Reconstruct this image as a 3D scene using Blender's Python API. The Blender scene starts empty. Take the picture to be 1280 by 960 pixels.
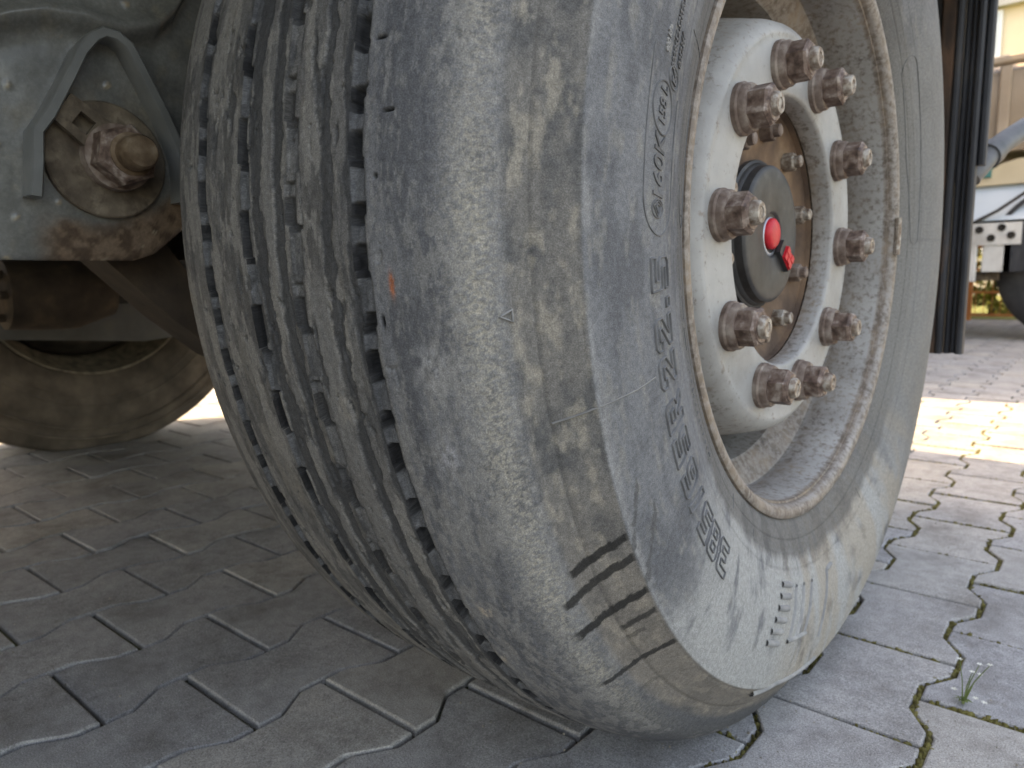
import bpy, math, random
import numpy as np
from mathutils import Matrix, Vector

# ------------------------------------------------------------------ camera, sky, sun, exposure
scene = bpy.context.scene
CAM = np.array([0.4126, -0.7860, 0.4673])
MR = np.array([[0.75293, 0.65798, -0.01306], [-0.08175, 0.11319, 0.99020], [-0.65301, 0.74448, -0.13902]])
cd = bpy.data.cameras.new("camera")
cam = bpy.data.objects.new("camera", cd)
scene.collection.objects.link(cam)
cam.matrix_world = Matrix(((MR[0][0], MR[1][0], -MR[2][0], CAM[0]), (MR[0][1], MR[1][1], -MR[2][1], CAM[1]),
                           (MR[0][2], MR[1][2], -MR[2][2], CAM[2]), (0, 0, 0, 1)))
cd.sensor_fit = 'HORIZONTAL'; cd.sensor_width = 36; cd.lens = 25.39
cd.clip_start = 0.01; cd.clip_end = 800
cd.dof.use_dof = True; cd.dof.focus_distance = 0.48; cd.dof.aperture_fstop = 11.0
scene.camera = cam

SUN_EL = math.radians(60); SUN_DIR = Vector((-1.0, -0.20, 0)).normalized()
world = bpy.data.worlds.new("World"); scene.world = world; world.use_nodes = True
wn = world.node_tree.nodes; wl = world.node_tree.links
sky = wn.new('ShaderNodeTexSky'); sky.sky_type = 'NISHITA'; sky.sun_disc = False
sky.sun_elevation = SUN_EL; sky.sun_rotation = math.atan2(SUN_DIR.x, SUN_DIR.y)
sky.air_density = 1.0; sky.dust_density = 3.0; sky.ozone_density = 1.0
wl.new(sky.outputs[0], wn['Background'].inputs[0]); wn['Background'].inputs[1].default_value = 0.15
sl = bpy.data.lights.new("sun", 'SUN'); sl.energy = 2.0; sl.angle = math.radians(0.5); sl.color = (1.0, 0.84, 0.58)
sun = bpy.data.objects.new("sun", sl); scene.collection.objects.link(sun)
d = Vector((SUN_DIR.x * math.cos(SUN_EL), SUN_DIR.y * math.cos(SUN_EL), math.sin(SUN_EL)))
sun.rotation_euler = d.to_track_quat('Z', 'Y').to_euler(); sun.location = (-12, -2, 14)
scene.view_settings.view_transform = 'Standard'; scene.view_settings.look = 'None'
scene.view_settings.gamma = 1; scene.view_settings.use_white_balance = True; scene.view_settings.white_balance_temperature = 9400; scene.view_settings.white_balance_tint = 13; scene.view_settings.exposure = 2.45
scene.render.engine = 'CYCLES'; scene.cycles.use_denoising = True; scene.cycles.max_bounces = 8
PI = math.pi
rnd = random.Random(7); rng = np.random.default_rng(7)
H = 0.515            # axle height
XC = -0.012          # middle of the near tyre

# ------------------------------------------------------------------ helpers
def tag(o, label=None, cat=None, group=None, kind=None):
    for k, v in (('label', label), ('category', cat), ('group', group), ('kind', kind)):
        if v: o[k] = v
    return o
def empty(name, loc=(0, 0, 0)):
    o = bpy.data.objects.new(name, None); scene.collection.objects.link(o); o.location = loc; return o
def setpar(o, parent):
    if parent is not None:
        o.parent = parent
        m = parent.matrix_basis.copy(); q = parent.parent
        while q is not None: m = q.matrix_basis @ m; q = q.parent
        o.matrix_parent_inverse = Matrix.Identity(4)
        return m.inverted()
    return Matrix.Identity(4)
def make(name, verts, faces, mat, parent=None, col=None, uv=None, smooth=True, sharp=None):
    """one mesh object; verts in world space, moved into the parent's space"""
    verts = np.asarray(verts, dtype=np.float64).reshape(-1, 3)
    off = np.zeros(3); q = parent
    while q is not None: off += np.array(q.location); q = q.parent
    me = bpy.data.meshes.new(name)
    if isinstance(faces, np.ndarray):
        nf, k = faces.shape
        me.vertices.add(len(verts)); me.vertices.foreach_set('co', (verts - off).astype(np.float32).ravel())
        me.loops.add(nf * k); me.loops.foreach_set('vertex_index', faces.astype(np.int32).ravel())
        me.polygons.add(nf); me.polygons.foreach_set('loop_start', np.arange(0, nf * k, k, dtype=np.int32))
        me.polygons.foreach_set('loop_total', np.full(nf, k, dtype=np.int32))
        me.update(calc_edges=True)
    else:
        me.from_pydata([tuple(v) for v in (verts - off)], [], faces)
    me.validate()
    me.polygons.foreach_set('use_smooth', np.full(len(me.polygons), bool(smooth)))
    if smooth and sharp: me.set_sharp_from_angle(angle=math.radians(sharp))
    if col is not None:
        a = me.color_attributes.new('tone', 'FLOAT_COLOR', 'POINT')
        c = np.ones((len(verts), 4), dtype=np.float32); c[:, :col.shape[1]] = col; a.data.foreach_set('color', c.ravel())
    if uv is not None:
        a = me.attributes.new('skin', 'FLOAT_VECTOR', 'POINT')
        c = np.zeros((len(verts), 3), dtype=np.float32); c[:, :uv.shape[1]] = uv; a.data.foreach_set('vector', c.ravel())
    if mat is not None: me.materials.append(mat)
    o = bpy.data.objects.new(name, me); scene.collection.objects.link(o)
    if parent is not None: o.parent = parent
    return o
class MB:
    """collects plain solids"""
    def __init__(s): s.v = []; s.f = []
    def add(s, vs, fs):
        n = len(s.v); s.v += [tuple(float(c) for c in v) for v in vs]; s.f += [tuple(i + n for i in f) for f in fs]; return s
    def box(s, a, b, bev=0.0):
        (x0, y0, z0), (x1, y1, z1) = a, b
        if bev <= 0:
            vs = [(x, y, z) for x in (x0, x1) for y in (y0, y1) for z in (z0, z1)]
            return s.add(vs, [(0, 1, 3, 2), (4, 6, 7, 5), (0, 4, 5, 1), (2, 3, 7, 6), (0, 2, 6, 4), (1, 5, 7, 3)])
        # chamfered along the longest axis
        e = [x1 - x0, y1 - y0, z1 - z0]; k = e.index(max(e)); i, j = [q for q in range(3) if q != k]
        lo = [x0, y0, z0]; hi = [x1, y1, z1]
        ring = [(lo[i] + bev, lo[j]), (hi[i] - bev, lo[j]), (hi[i], lo[j] + bev), (hi[i], hi[j] - bev), (hi[i] - bev, hi[j]), (lo[i] + bev, hi[j]), (lo[i], hi[j] - bev), (lo[i], lo[j] + bev)]
        vs = []
        for t in (lo[k], hi[k]):
            for (p, q) in ring:
                w = [0, 0, 0]; w[i] = p; w[j] = q; w[k] = t; vs.append(w)
        fs = [tuple(range(8)), tuple(range(15, 7, -1))] + [(a_, (a_ + 1) % 8, 8 + (a_ + 1) % 8, 8 + a_) for a_ in range(8)]
        return s.add(vs, fs)
    def tube(s, pts, r, n=12, cap=True):
        pts = [Vector(p) for p in pts]; m = len(pts); rs = r if hasattr(r, '__len__') else [r] * m
        vs = []; up = Vector((0.13, 0.21, 0.97))
        for k, p in enumerate(pts):
            t = (pts[min(k + 1, m - 1)] - pts[max(k - 1, 0)]).normalized()
            a = t.cross(up)
            if a.length < 1e-3: a = t.cross(Vector((1, 0, 0)))
            a.normalize(); b = t.cross(a)
            for j in range(n):
                q = 2 * PI * j / n; vs.append(p + (a * math.cos(q) + b * math.sin(q)) * rs[k])
        fs = [(k * n + j, k * n + (j + 1) % n, (k + 1) * n + (j + 1) % n, (k + 1) * n + j) for k in range(m - 1) for j in range(n)]
        if cap: fs += [tuple(range(n))[::-1], tuple((m - 1) * n + j for j in range(n))]
        return s.add(vs, fs)
    def build(s, name, mat, parent=None, smooth=False, sharp=35, **kw):
        o = make(name, np.array(s.v), s.f, mat, parent, smooth=smooth, sharp=sharp, **kw); return o
def lathe(prof, n=96, centre=(0, 0, H), closed=False, flip=False, tones=None):
    """profile of (x, R) turned about an axis parallel to X"""
    p = np.array(prof, float); k = len(p); th = np.arange(n) * 2 * PI / n
    x = np.repeat(p[:, 0][:, None], n, 1); R = p[:, 1][:, None]
    v = np.stack([x + centre[0], -R * np.cos(th) + centre[1], R * np.sin(th) + centre[2]], -1).reshape(-1, 3)
    i = np.arange(k if closed else k - 1)[:, None] * n; j = np.arange(n)[None]
    i2 = (((np.arange(k if closed else k - 1) + 1) % k)[:, None]) * n
    a, b, c, e = i + j, i + (j + 1) % n, i2 + (j + 1) % n, i2 + j
    f = np.stack([a, e, c, b] if not flip else [a, b, c, e], -1).reshape(-1, 4)
    col = None
    if tones is not None: col = np.repeat(np.asarray(tones, float)[:, None], n, 1).reshape(-1, 1) * np.ones((1, 3))
    return v, f, col
_L = rng.random((256, 256))
def vnoise(x, y, seed=0):
    x = x + seed * 17.31; y = y + seed * 9.77
    xi = np.floor(x).astype(int); yi = np.floor(y).astype(int); fx = x - xi; fy = y - yi
    fx = fx * fx * (3 - 2 * fx); fy = fy * fy * (3 - 2 * fy)
    g = lambda a, b: _L[a & 255, b & 255]
    return (g(xi, yi) * (1 - fx) + g(xi + 1, yi) * fx) * (1 - fy) + (g(xi, yi + 1) * (1 - fx) + g(xi + 1, yi + 1) * fx) * fy
def fbm(x, y, o=4, seed=0):
    s = 0; a = 0.5; t = 0
    for k in range(o):
        s = s + a * vnoise(x * 2 ** k, y * 2 ** k, seed + k * 3); t += a; a *= 0.55
    return s / t
def sst(a, b, x):
    t = np.clip((x - a) / (b - a), 0, 1); return t * t * (3 - 2 * t)
def mix(a, b, t):
    return a * (1 - t[..., None]) + np.asarray(b) * t[..., None]

# ------------------------------------------------------------------ materials
def new_mat(name):
    m = bpy.data.materials.new(name); m.use_nodes = True
    nt = m.node_tree; return m, nt.nodes, nt.links, nt.nodes['Principled BSDF']
def ramp(N, L, src, stops):
    r = N.new('ShaderNodeValToRGB'); L.new(src, r.inputs[0])
    e = r.color_ramp.elements
    while len(e) < len(stops): e.new(0.5)
    for k, (p, c) in enumerate(stops):
        e[k].position = p; e[k].color = (*c, 1) if len(c) == 3 else c
    return r.outputs[0]
def noise(N, L, vec, scale, detail=4, rough=0.55):
    n = N.new('ShaderNodeTexNoise'); n.inputs['Scale'].default_value = scale; n.inputs['Detail'].default_value = detail
    n.inputs['Roughness'].default_value = rough
    if vec is not None: L.new(vec, n.inputs['Vector'])
    return n.outputs['Fac']
def coords(N, L, scale=(1, 1, 1), kind='Object'):
    t = N.new('ShaderNodeTexCoord'); m = N.new('ShaderNodeMapping'); m.inputs['Scale'].default_value = scale
    L.new(t.outputs[kind], m.inputs['Vector']); return m.outputs[0]
def mixc(N, L, a, b, fac, mode='MIX'):
    m = N.new('ShaderNodeMix'); m.data_type = 'RGBA'; m.blend_type = mode
    for s, v in ((m.inputs[6], a), (m.inputs[7], b), (m.inputs[0], fac)):
        if isinstance(v, (int, float)): s.default_value = v
        elif isinstance(v, tuple): s.default_value = (*v, 1)
        else: L.new(v, s)
    return m.outputs[2]
def bump(N, L, P, h, strength=0.3, dist=0.001, prev=None):
    b = N.new('ShaderNodeBump'); b.inputs['Strength'].default_value = strength; b.inputs['Distance'].default_value = dist
    L.new(h, b.inputs['Height'])
    if prev: L.new(prev, b.inputs['Normal'])
    L.new(b.outputs[0], P.inputs['Normal']); return b.outputs[0]
def noisy(name, stops, scale=30, rough=0.7, detail=5, metallic=0.0, bscale=None, bstr=0.3, bdist=0.001, stretch=(1, 1, 1), spots=None, spec=0.4):
    """colour ramp over a noise, optional second coat of spots, fine relief"""
    m, N, L, P = new_mat(name); v = coords(N, L, stretch)
    c = ramp(N, L, noise(N, L, v, scale, detail), stops)
    if spots:
        col, sc, a, b = spots
        c = mixc(N, L, c, col, ramp(N, L, noise(N, L, v, sc, 6, 0.65), [(a, (0, 0, 0)), (b, (1, 1, 1))]))
    L.new(c, P.inputs['Base Color']); P.inputs['Roughness'].default_value = rough; P.inputs['Metallic'].default_value = metallic
    P.inputs['Specular IOR Level'].default_value = spec
    if bscale: bump(N, L, P, noise(N, L, v, bscale, 4), bstr, bdist)
    return m
def toned(name, rough=0.75, grain=900, gstr=0.25, gdist=0.0006, speck=0.35, spec=0.35, stretch=(1, 1, 1), attr='skin'):
    """colour from the mesh's own dirt map ('tone'), broken up by fine grain"""
    m, N, L, P = new_mat(name)
    a = N.new('ShaderNodeAttribute'); a.attribute_name = 'tone'
    if attr:
        s = N.new('ShaderNodeAttribute'); s.attribute_name = attr
        mp = N.new('ShaderNodeMapping'); mp.inputs['Scale'].default_value = stretch; L.new(s.outputs['Vector'], mp.inputs['Vector']); v = mp.outputs[0]
    else: v = coords(N, L, stretch)
    g = noise(N, L, v, grain, 3, 0.7)
    g2 = noise(N, L, v, grain * 0.22, 5, 0.7)
    k = ramp(N, L, g, [(0.36, (1 - speck,) * 3), (0.50, (1, 1, 1)), (0.64, (1 + speck * 1.4,) * 3)])
    k2 = ramp(N, L, g2, [(0.36, (1 - speck * .8,) * 3), (0.5, (1, 1, 1)), (0.64, (1 + speck * .8,) * 3)])
    c = mixc(N, L, mixc(N, L, a.outputs['Color'], k, 1.0, 'MULTIPLY'), k2, 1.0, 'MULTIPLY')
    L.new(c, P.inputs['Base Color']); P.inputs['Roughness'].default_value = rough; P.inputs['Specular IOR Level'].default_value = spec
    n1 = bump(N, L, P, g2, gstr, gdist * 2.5); bump(N, L, P, g, gstr, gdist, n1)
    return m
M = {}
M['rubber'] = toned('worn_rubber', 0.74, 1000, 0.5, 0.0006, 0.24, 0.22)
M['rim'] = None
M['nut'] = noisy('rusty_nut', [(0.34, (.070, .045, .036)), (0.46, (.150, .100, .080)), (0.56, (.21, .155, .128)), (0.68, (.38, .32, .28))], 110, 0.55, 6, 0.2, 260, 0.25, 0.0007)
M['washer'] = noisy('dirty_washer', [(0.32, (.10, .065, .05)), (0.5, (.20, .15, .125)), (0.68, (.33, .28, .24))], 70, 0.7, 6, 0.15, 300, 0.4, 0.0008)
M['stud'] = noisy('stud_end', [(0.33, (.13, .085, .062)), (0.48, (.25, .20, .16)), (0.62, (.42, .385, .34))], 150, 0.55, 5, 0.3, 400, 0.4, 0.0006)
M['hubplate'] = noisy('rusty_hub', [(0.28, (.045, .030, .024)), (0.45, (.11, .072, .052)), (0.6, (.20, .125, .08)), (0.74, (.33, .23, .15))], 16, 0.8, 8, 0.1, 120, 0.5, 0.0015)
M['cap'] = noisy('black_cap', [(0.3, (.022, .022, .023)), (0.6, (.045, .045, .046)), (0.75, (.09, .088, .085))], 50, 0.5, 6, 0, 500, 0.2, 0.0005)
M['red'] = noisy('red_plastic', [(0.3, (.50, .012, .022)), (0.7, (.72, .025, .04))], 90, 0.42, 4, 0, 400, 0.15, 0.0004)
M['paint'] = None
M['ruststeel'] = noisy('rust_steel', [(0.28, (.045, .033, .024)), (0.45, (.105, .082, .060)), (0.6, (.165, .132, .096)), (0.76, (.29, .24, .18))], 38, 0.82, 8, 0.1, 160, 0.6, 0.0016, spots=((.075, .055, .04), 90, .5, .7))
M['dark'] = noisy('dark_grime', [(0.3, (.022, .020, .018)), (0.6, (.05, .044, .038)), (0.75, (.085, .07, .055))], 18, 0.85, 7, 0, 120, 0.4, 0.002)
M['undergrey'] = noisy('underbody_grey', [(0.3, (.075, .075, .072)), (0.55, (.13, .13, .125)), (0.75, (.18, .165, .14))], 9, 0.75, 7, 0, 140, 0.3, 0.001)
M['fartyre'] = noisy('dusty_far_rubber', [(0.3, (.062, .052, .043)), (0.5, (.115, .095, .077)), (0.7, (.185, .152, .122))], 12, 0.85, 8, 0, 200, 0.4, 0.001)
M['flap'] = noisy('black_flap', [(0.3, (.018, .019, .023)), (0.6, (.042, .044, .050)), (0.78, (.08, .075, .072))], 22, 0.6, 6, 0, 200, 0.3, 0.001, (1, 1, .3), spots=((.17, .095, .06), 11, .60, .74))
M['flaprust'] = noisy('rusty_strip', [(0.3, (.02, .018, .018)), (0.5, (.075, .048, .035)), (0.65, (.15, .085, .055)), (0.8, (.27, .18, .13))], 26, 0.85, 8, 0, 150, 0.5, 0.002, (1, 1, .35))
M['pipe'] = noisy('grey_pipe', [(0.3, (.08, .083, .087)), (0.7, (.14, .143, .147))], 30, 0.5, 5, 0, 300, 0.2, 0.0006)
M['line'] = noisy('raised_rubber', [(0.3, (.19, .192, .195)), (0.5, (.26, .26, .255)), (0.72, (.35, .345, .33))], 60, 0.75, 6, 0, 500, 0.3, 0.0004)
M['seam'] = noisy('seam_rubber', [(0.3, (.13, .13, .13)), (0.6, (.22, .215, .20))], 60, .75, 5)
M['letter'] = noisy('letter_rubber', [(0.3, (.070, .071, .074)), (0.6, (.135, .136, .138))], 60, 0.7, 6, 0, 500, 0.3, 0.0004)

M['armdark'] = noisy('dark_rusty_arm', [(0.3, (.026, .019, .014)), (0.55, (.06, .043, .030)), (0.75, (.12, .085, .055))], 16, 0.8, 7, 0, 150, 0.4, 0.0015)
# ------------------------------------------------------------------ ground: joints, pavers
PSI = math.radians(1.5); PP = 0.2; WW = 0.14; AA = 0.0125; UB = 0.1275; V0 = -0.023
def uv2xy(u, v):
    c, s = math.cos(PSI), math.sin(PSI); return c * u - s * v, s * u + c * v
def ground_mat():
    m, N, L, P = new_mat('joint_sand_and_earth'); v = coords(N, L)
    c = ramp(N, L, noise(N, L, v, 60, 6), [(0.3, (.035, .030, .022)), (0.55, (.085, .072, .052)), (0.75, (.15, .13, .095))])
    g = ramp(N, L, noise(N, L, v, 4.5, 4), [(0.46, (0, 0, 0)), (0.62, (1, 1, 1))])
    c = mixc(N, L, c, (.075, .085, .022), g)
    L.new(c, P.inputs['Base Color']); P.inputs['Roughness'].default_value = 0.95
    bump(N, L, P, noise(N, L, v, 220, 4), 0.7, 0.004)
    return m
g = make('ground', [(-160, -120, -.011), (160, -120, -.011), (160, 240, -.011), (-160, 240, -.011)], [(0, 1, 2, 3)], ground_mat(), smooth=False)
tag(g, kind='structure')
def paver_mat(field):
    m, N, L, P = new_mat('concrete_paver_field' if field else 'concrete_paver')
    if field:
        t = N.new('ShaderNodeAttribute'); t.attribute_name = 'tone'; r = t.outputs['Fac']; v = coords(N, L)
    else:
        oi = N.new('ShaderNodeObjectInfo'); r = oi.outputs['Random']
        ge = N.new('ShaderNodeNewGeometry'); v = ge.outputs['Position']
    base = ramp(N, L, r, [(0.0, (.315, .312, .314)), (0.3, (.37, .362, .355)), (0.6, (.335, .336, .345)), (0.8, (.405, .388, .365)), (1.0, (.355, .35, .342))])
    fine = ramp(N, L, noise(N, L, v, 620, 3, 0.75), [(0.34, (.42, .42, .42)), (0.44, (.86, .86, .86)), (0.56, (1.08, 1.08, 1.08)), (0.66, (1.6, 1.6, 1.56))])
    big = ramp(N, L, noise(N, L, v, 9, 6, 0.6), [(0.3, (.66, .64, .62)), (0.5, (1, 1, 1)), (0.7, (1.16, 1.15, 1.13))])
    mid = ramp(N, L, noise(N, L, v, 55, 5, 0.65), [(0.3, (.80, .79, .78)), (0.55, (1, 1, 1)), (0.75, (1.15, 1.15, 1.14))])
    c = mixc(N, L, mixc(N, L, mixc(N, L, base, fine, 1.0, 'MULTIPLY'), big, 1.0, 'MULTIPLY'), mid, 1.0, 'MULTIPLY')
    st = ramp(N, L, noise(N, L, v, 26, 7, 0.7), [(0.62, (0, 0, 0)), (0.74, (.75, .75, .75))])
    c = mixc(N, L, c, (.14, .125, .105), st)
    pl = ramp(N, L, noise(N, L, v, 130, 2, 0.5), [(0.74, (0, 0, 0)), (0.80, (.8, .8, .8))])
    c = mixc(N, L, c, (.46, .43, .38), pl)
    L.new(c, P.inputs['Base Color']); P.inputs['Roughness'].default_value = 0.85; P.inputs['Specular IOR Level'].default_value = 0.35
    n1 = bump(N, L, P, noise(N, L, v, 800, 3, 0.7), 0.45, 0.0012); bump(N, L, P, noise(N, L, v, 70, 5), 0.3, 0.003, n1)
    return m
pm = paver_mat(False); pmf = paver_mat(True)
def paver_outline(inset):
    h = PP / 2 - inset; f = 0.15 * PP; s = 0.2 * PP   # half of tip flat .15P, slant .2P, half of valley flat .15P
    t = WW / 2 + AA - inset; w = WW / 2 - AA - inset
    r = [(t, -h), (t, -h + f - inset * .6), (w, -f + inset * .3), (w, f - inset * .3), (t, h - f + inset * .6), (t, h)]
    return r + [(-u, v) for (u, v) in r[::-1]]
def paver_geo(seed):
    q = random.Random(seed); vs = []
    jit = [(q.uniform(-.0007, .0007), q.uniform(-.0007, .0007)) for _ in range(12)]
    for ins, z in ((0.0030, -.055), (0.0030, -.0030), (0.0036, -.0011), (0.0054, 0.0)):
        for (u, v), (a, b) in zip(paver_outline(ins), jit): vs.append((u + a, v + b, z))
    fs = [tuple(36 + k for k in range(12))]
    for lv in range(3): fs += [(lv * 12 + k, lv * 12 + (k + 1) % 12, (lv + 1) * 12 + (k + 1) % 12, (lv + 1) * 12 + k) for k in range(12)]
    return vs, fs
def proj(p):
    q = MR @ (np.array(p) - CAM); return (512 + 722.2 * q[0] / q[2], 384 - 722.2 * q[1] / q[2], q[2])
cells = []
for k in range(-60, 26):
    for n in range(-9, 56):
        u = UB + (k + .5) * WW; v = V0 + PP * (n + .5 + .5 * (k % 2))
        x, y = uv2xy(u, v)
        if x > 3.2 or x < -8.2 or y > 10.5 or y < -1.6: continue
        px, py, dz = proj((x, y, 0)); vis = dz > .05 and -90 < px < 1114 and -60 < py < 850
        hid = (abs(x - XC) < .12 and abs(y) < .09) or (245 < px < 560 and py < 480)
        cells.append((0 if (vis and not hid) else 1, dz if dz > 0 else 99 - dz, x, y))
cells.sort()
mesh_src = []
for sd in range(6):
    vs, fs = paver_geo(sd); me = bpy.data.meshes.new('paver'); me.from_pydata(vs, [], fs); me.materials.append(pm)
    me.polygons.foreach_set('use_smooth', [False] * len(me.polygons)); mesh_src.append(me)
near = cells[:300]; rest = cells[300:]
for (c, dz, x, y) in near:
    o = bpy.data.objects.new('paver', mesh_src[rnd.randrange(6)]); scene.collection.objects.link(o); o.parent = g
    under = abs(x - XC) < .26 and abs(y) < .32
    o.location = (x, y, -rnd.uniform(0.0, .0012 if under else .0032))
    tl = .0 if under else 1.0
    o.rotation_euler = (rnd.gauss(0, .004) * tl, rnd.gauss(0, .004) * tl, PSI + (PI if rnd.random() < .5 else 0) + rnd.gauss(0, .004))
fv, ff, ft = [], [], []
vs0, fs0 = paver_geo(99); base = np.array(vs0)
for (c, dz, x, y) in rest:
    n = len(fv) * 48; a = PSI + (PI if rnd.random() < .5 else 0)
    R2 = np.array([[math.cos(a), -math.sin(a), 0], [math.sin(a), math.cos(a), 0], [0, 0, 1]])
    fv.append(base @ R2.T + np.array([x, y, -rnd.uniform(0, .003)])); ft.append(np.full((48, 3), rnd.random()))
    ff += [tuple(i + n for i in f) for f in fs0]
pf = make('paver_field', np.concatenate(fv), ff, pmf, g, col=np.concatenate(ft), smooth=False)
tag(pf, kind='stuff')

# moss cushions and grit sitting in the joints
def joint_points(n, x0, x1, y0, y1):
    out = []
    q = random.Random(31)
    while len(out) < n:
        u = q.uniform(x0, x1); v = q.uniform(y0, y1); k = math.floor((u - UB) / WW)
        if q.random() < .45:      # straight joint of this row
            vv = V0 + PP * (round((v - V0) / PP - .5 * (k % 2)) + .5 * (k % 2)) + q.gauss(0, .0022)
            uu = u
        else:                     # zigzag joint
            ph = ((v - V0) / PP - .5 * (k % 2)) % 1.0; ph = min(ph, 1 - ph)
            w = AA if ph < .15 else (-AA if ph > .35 else AA * (1 - 2 * (ph - .15) / .2))
            uu = UB + (k + 1) * WW + w + q.gauss(0, .0022); vv = v
        x, y = uv2xy(uu, vv)
        if vnoise(np.array(x * 5.0), np.array(y * 5.0), 4) + .25 * vnoise(np.array(x * 24.), np.array(y * 24.), 9) < q.uniform(.20, .72): continue
        out.append((x, y))
    return out
def clumps(pts, rlo, rhi, zlo, zhi, seed, drop=.006):
    q = np.random.default_rng(seed); n = len(pts); k = 7
    c = np.array(pts); r = q.uniform(rlo, rhi, n); th = np.linspace(0, 2 * PI, k, endpoint=False)
    rr = r[:, None] * q.uniform(.65, 1.25, (n, k)); z0 = q.uniform(zlo, zhi, n)
    ring = np.stack([c[:, 0:1] + rr * np.cos(th), c[:, 1:2] + rr * np.sin(th), (z0[:, None] - drop) + 0 * rr], -1)
    mid = np.stack([c[:, 0:1] + .62 * rr * np.cos(th + .4), c[:, 1:2] + .62 * rr * np.sin(th + .4), (z0 + r * .35)[:, None] * np.ones((1, k)) + q.normal(0, 1, (n, k)) * r[:, None] * .18], -1)
    top = np.stack([c[:, 0], c[:, 1], z0 + r * .6], -1)[:, None]
    v = np.concatenate([ring, mid, top], 1).reshape(-1, 3)
    j = np.arange(k); b = (np.arange(n) * (2 * k + 1))[:, None]
    a = np.stack([b + j, b + (j + 1) % k, b + k + (j + 1) % k, b + k + j], -1).reshape(-1, 4)
    t = np.stack([b + k + j, b + k + (j + 1) % k, b + 2 * k + 0 * j, b + 2 * k + 0 * j], -1).reshape(-1, 4)[:, :3]
    return v, [tuple(x) for x in a] + [tuple(x) for x in t]
moss_mat = noisy('moss', [(0.28, (.060, .048, .022)), (0.46, (.125, .108, .035)), (0.6, (.19, .17, .050)), (0.76, (.29, .245, .12))], 55, 0.95, 6, 0, 900, 0.8, 0.003)
v_, f_ = clumps(joint_points(24000, .0, .9, -.7, 2.6), .0022, .0052, -.0085, -.0030, 3)
tag(make('moss', v_, f_, moss_mat), 'yellow-green moss growing in the joints of the grey pavers', 'moss', kind='stuff')
grit_mat = noisy('grit', [(0.3, (.10, .09, .08)), (0.5, (.26, .235, .20)), (0.7, (.45, .41, .35))], 45, 0.9, 3)
gp = [(rnd.uniform(-1.6, .9), rnd.uniform(-.7, .9)) for _ in range(700)] + [(rnd.gauss(.10, .10), rnd.gauss(-.12, .10)) for _ in range(160)]
v_, f_ = clumps(gp, .0004, .0015, -.0006, .0002, 5, .0012)
tag(make('grit', v_, f_, grit_mat), 'tiny pale grit and crumbs scattered over the paving', 'grit', kind='stuff')

# ------------------------------------------------------------------ trailer
trailer = empty('trailer', (-1.03, 0, 0))
tag(trailer, 'parked goods trailer with worn dusty tyre, white rim and grey suspension bracket', 'trailer')

# ---- near tyre: profile, height map and dirt map
HALF = [(0, .5335), (.05, .5328), (.085, .5305), (.112, .5262), (.132, .5195), (.146, .509), (.156, .4955), (.164, .481), (.174, .4680), (.1848, .4544), (.1890, .435), (.1912, .412), (.1905, .388), (.186, .362), (.179, .338), (.172, .317), (.166, .304), (.160, .296)]
LEFT = [(0, .5335), (.05, .5330), (.085, .5320), (.115, .5300), (.135, .5270), (.146, .5220), (.153, .510), (.160, .495), (.170, .47), (.184, .44), (.1945, .405), (.1945, .388), (.190, .362), (.183, .338), (.174, .317), (.166, .304), (.160, .296)]
def pchip(xk, yk, x):
    h = np.diff(xk); dl = np.diff(yk) / h; m = np.zeros_like(yk)
    w1 = 2 * h[1:] + h[:-1]; w2 = h[1:] + 2 * h[:-1]; ok = dl[:-1] * dl[1:] > 0
    with np.errstate(all='ignore'): mm = (w1 + w2) / (w1 / dl[:-1] + w2 / dl[1:])
    m[1:-1] = np.where(ok, mm, 0); m[0] = dl[0]; m[-1] = dl[-1]
    i = np.clip(np.searchsorted(xk, x) - 1, 0, len(h) - 1); t = (x - xk[i]) / h[i]
    return (1 + 2 * t) * (1 - t) ** 2 * yk[i] + t * (1 - t) ** 2 * h[i] * m[i] + t * t * (3 - 2 * t) * yk[i + 1] + t * t * (t - 1) * h[i] * m[i + 1]
_pts = np.array([(XC - a, b) for a, b in LEFT[::-1]] + [(XC + a, b) for a, b in HALF[1:]])
_u = np.concatenate([[0], np.cumsum(np.hypot(*np.diff(_pts, axis=0).T))])
def prof_at(s): return pchip(_u, _pts[:, 0], s), pchip(_u, _pts[:, 1], s)
s_crown = _u[len(LEFT) - 1]
_sd = np.linspace(s_crown, _u[-1], 2000); _xd, _Rd = prof_at(_sd)
def s_of_x(x): # along the tread, crown outwards (outer side)
    i = np.argmin(np.abs(np.linspace(0, _u[-1], 4000) - 0)); return None
_sa = np.linspace(0, _u[-1], 4000); _xa, _Ra = prof_at(_sa)
def surf_pt(thd, R, lift=0.0):
    """point on the outer sidewall/shoulder at angle (degrees) and radius, lifted off the rubber"""
    s = np.interp(-np.asarray(R, float), -_Rd, _sd); x, r = prof_at(s)
    e = 1e-4; x2, r2 = prof_at(np.minimum(s + e, _u[-1])); x1, r1 = prof_at(np.maximum(s - e, 0))
    tx, tr = x2 - x1, r2 - r1; ln = np.hypot(tx, tr); nx, nr = -tr / ln, tx / ln
    x = x + nx * lift; r = r + nr * lift; th = np.radians(thd)
    y = -r * np.cos(th); z = H + r * np.sin(th)
    return np.stack([x + 0 * th, y, z], -1)
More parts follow.
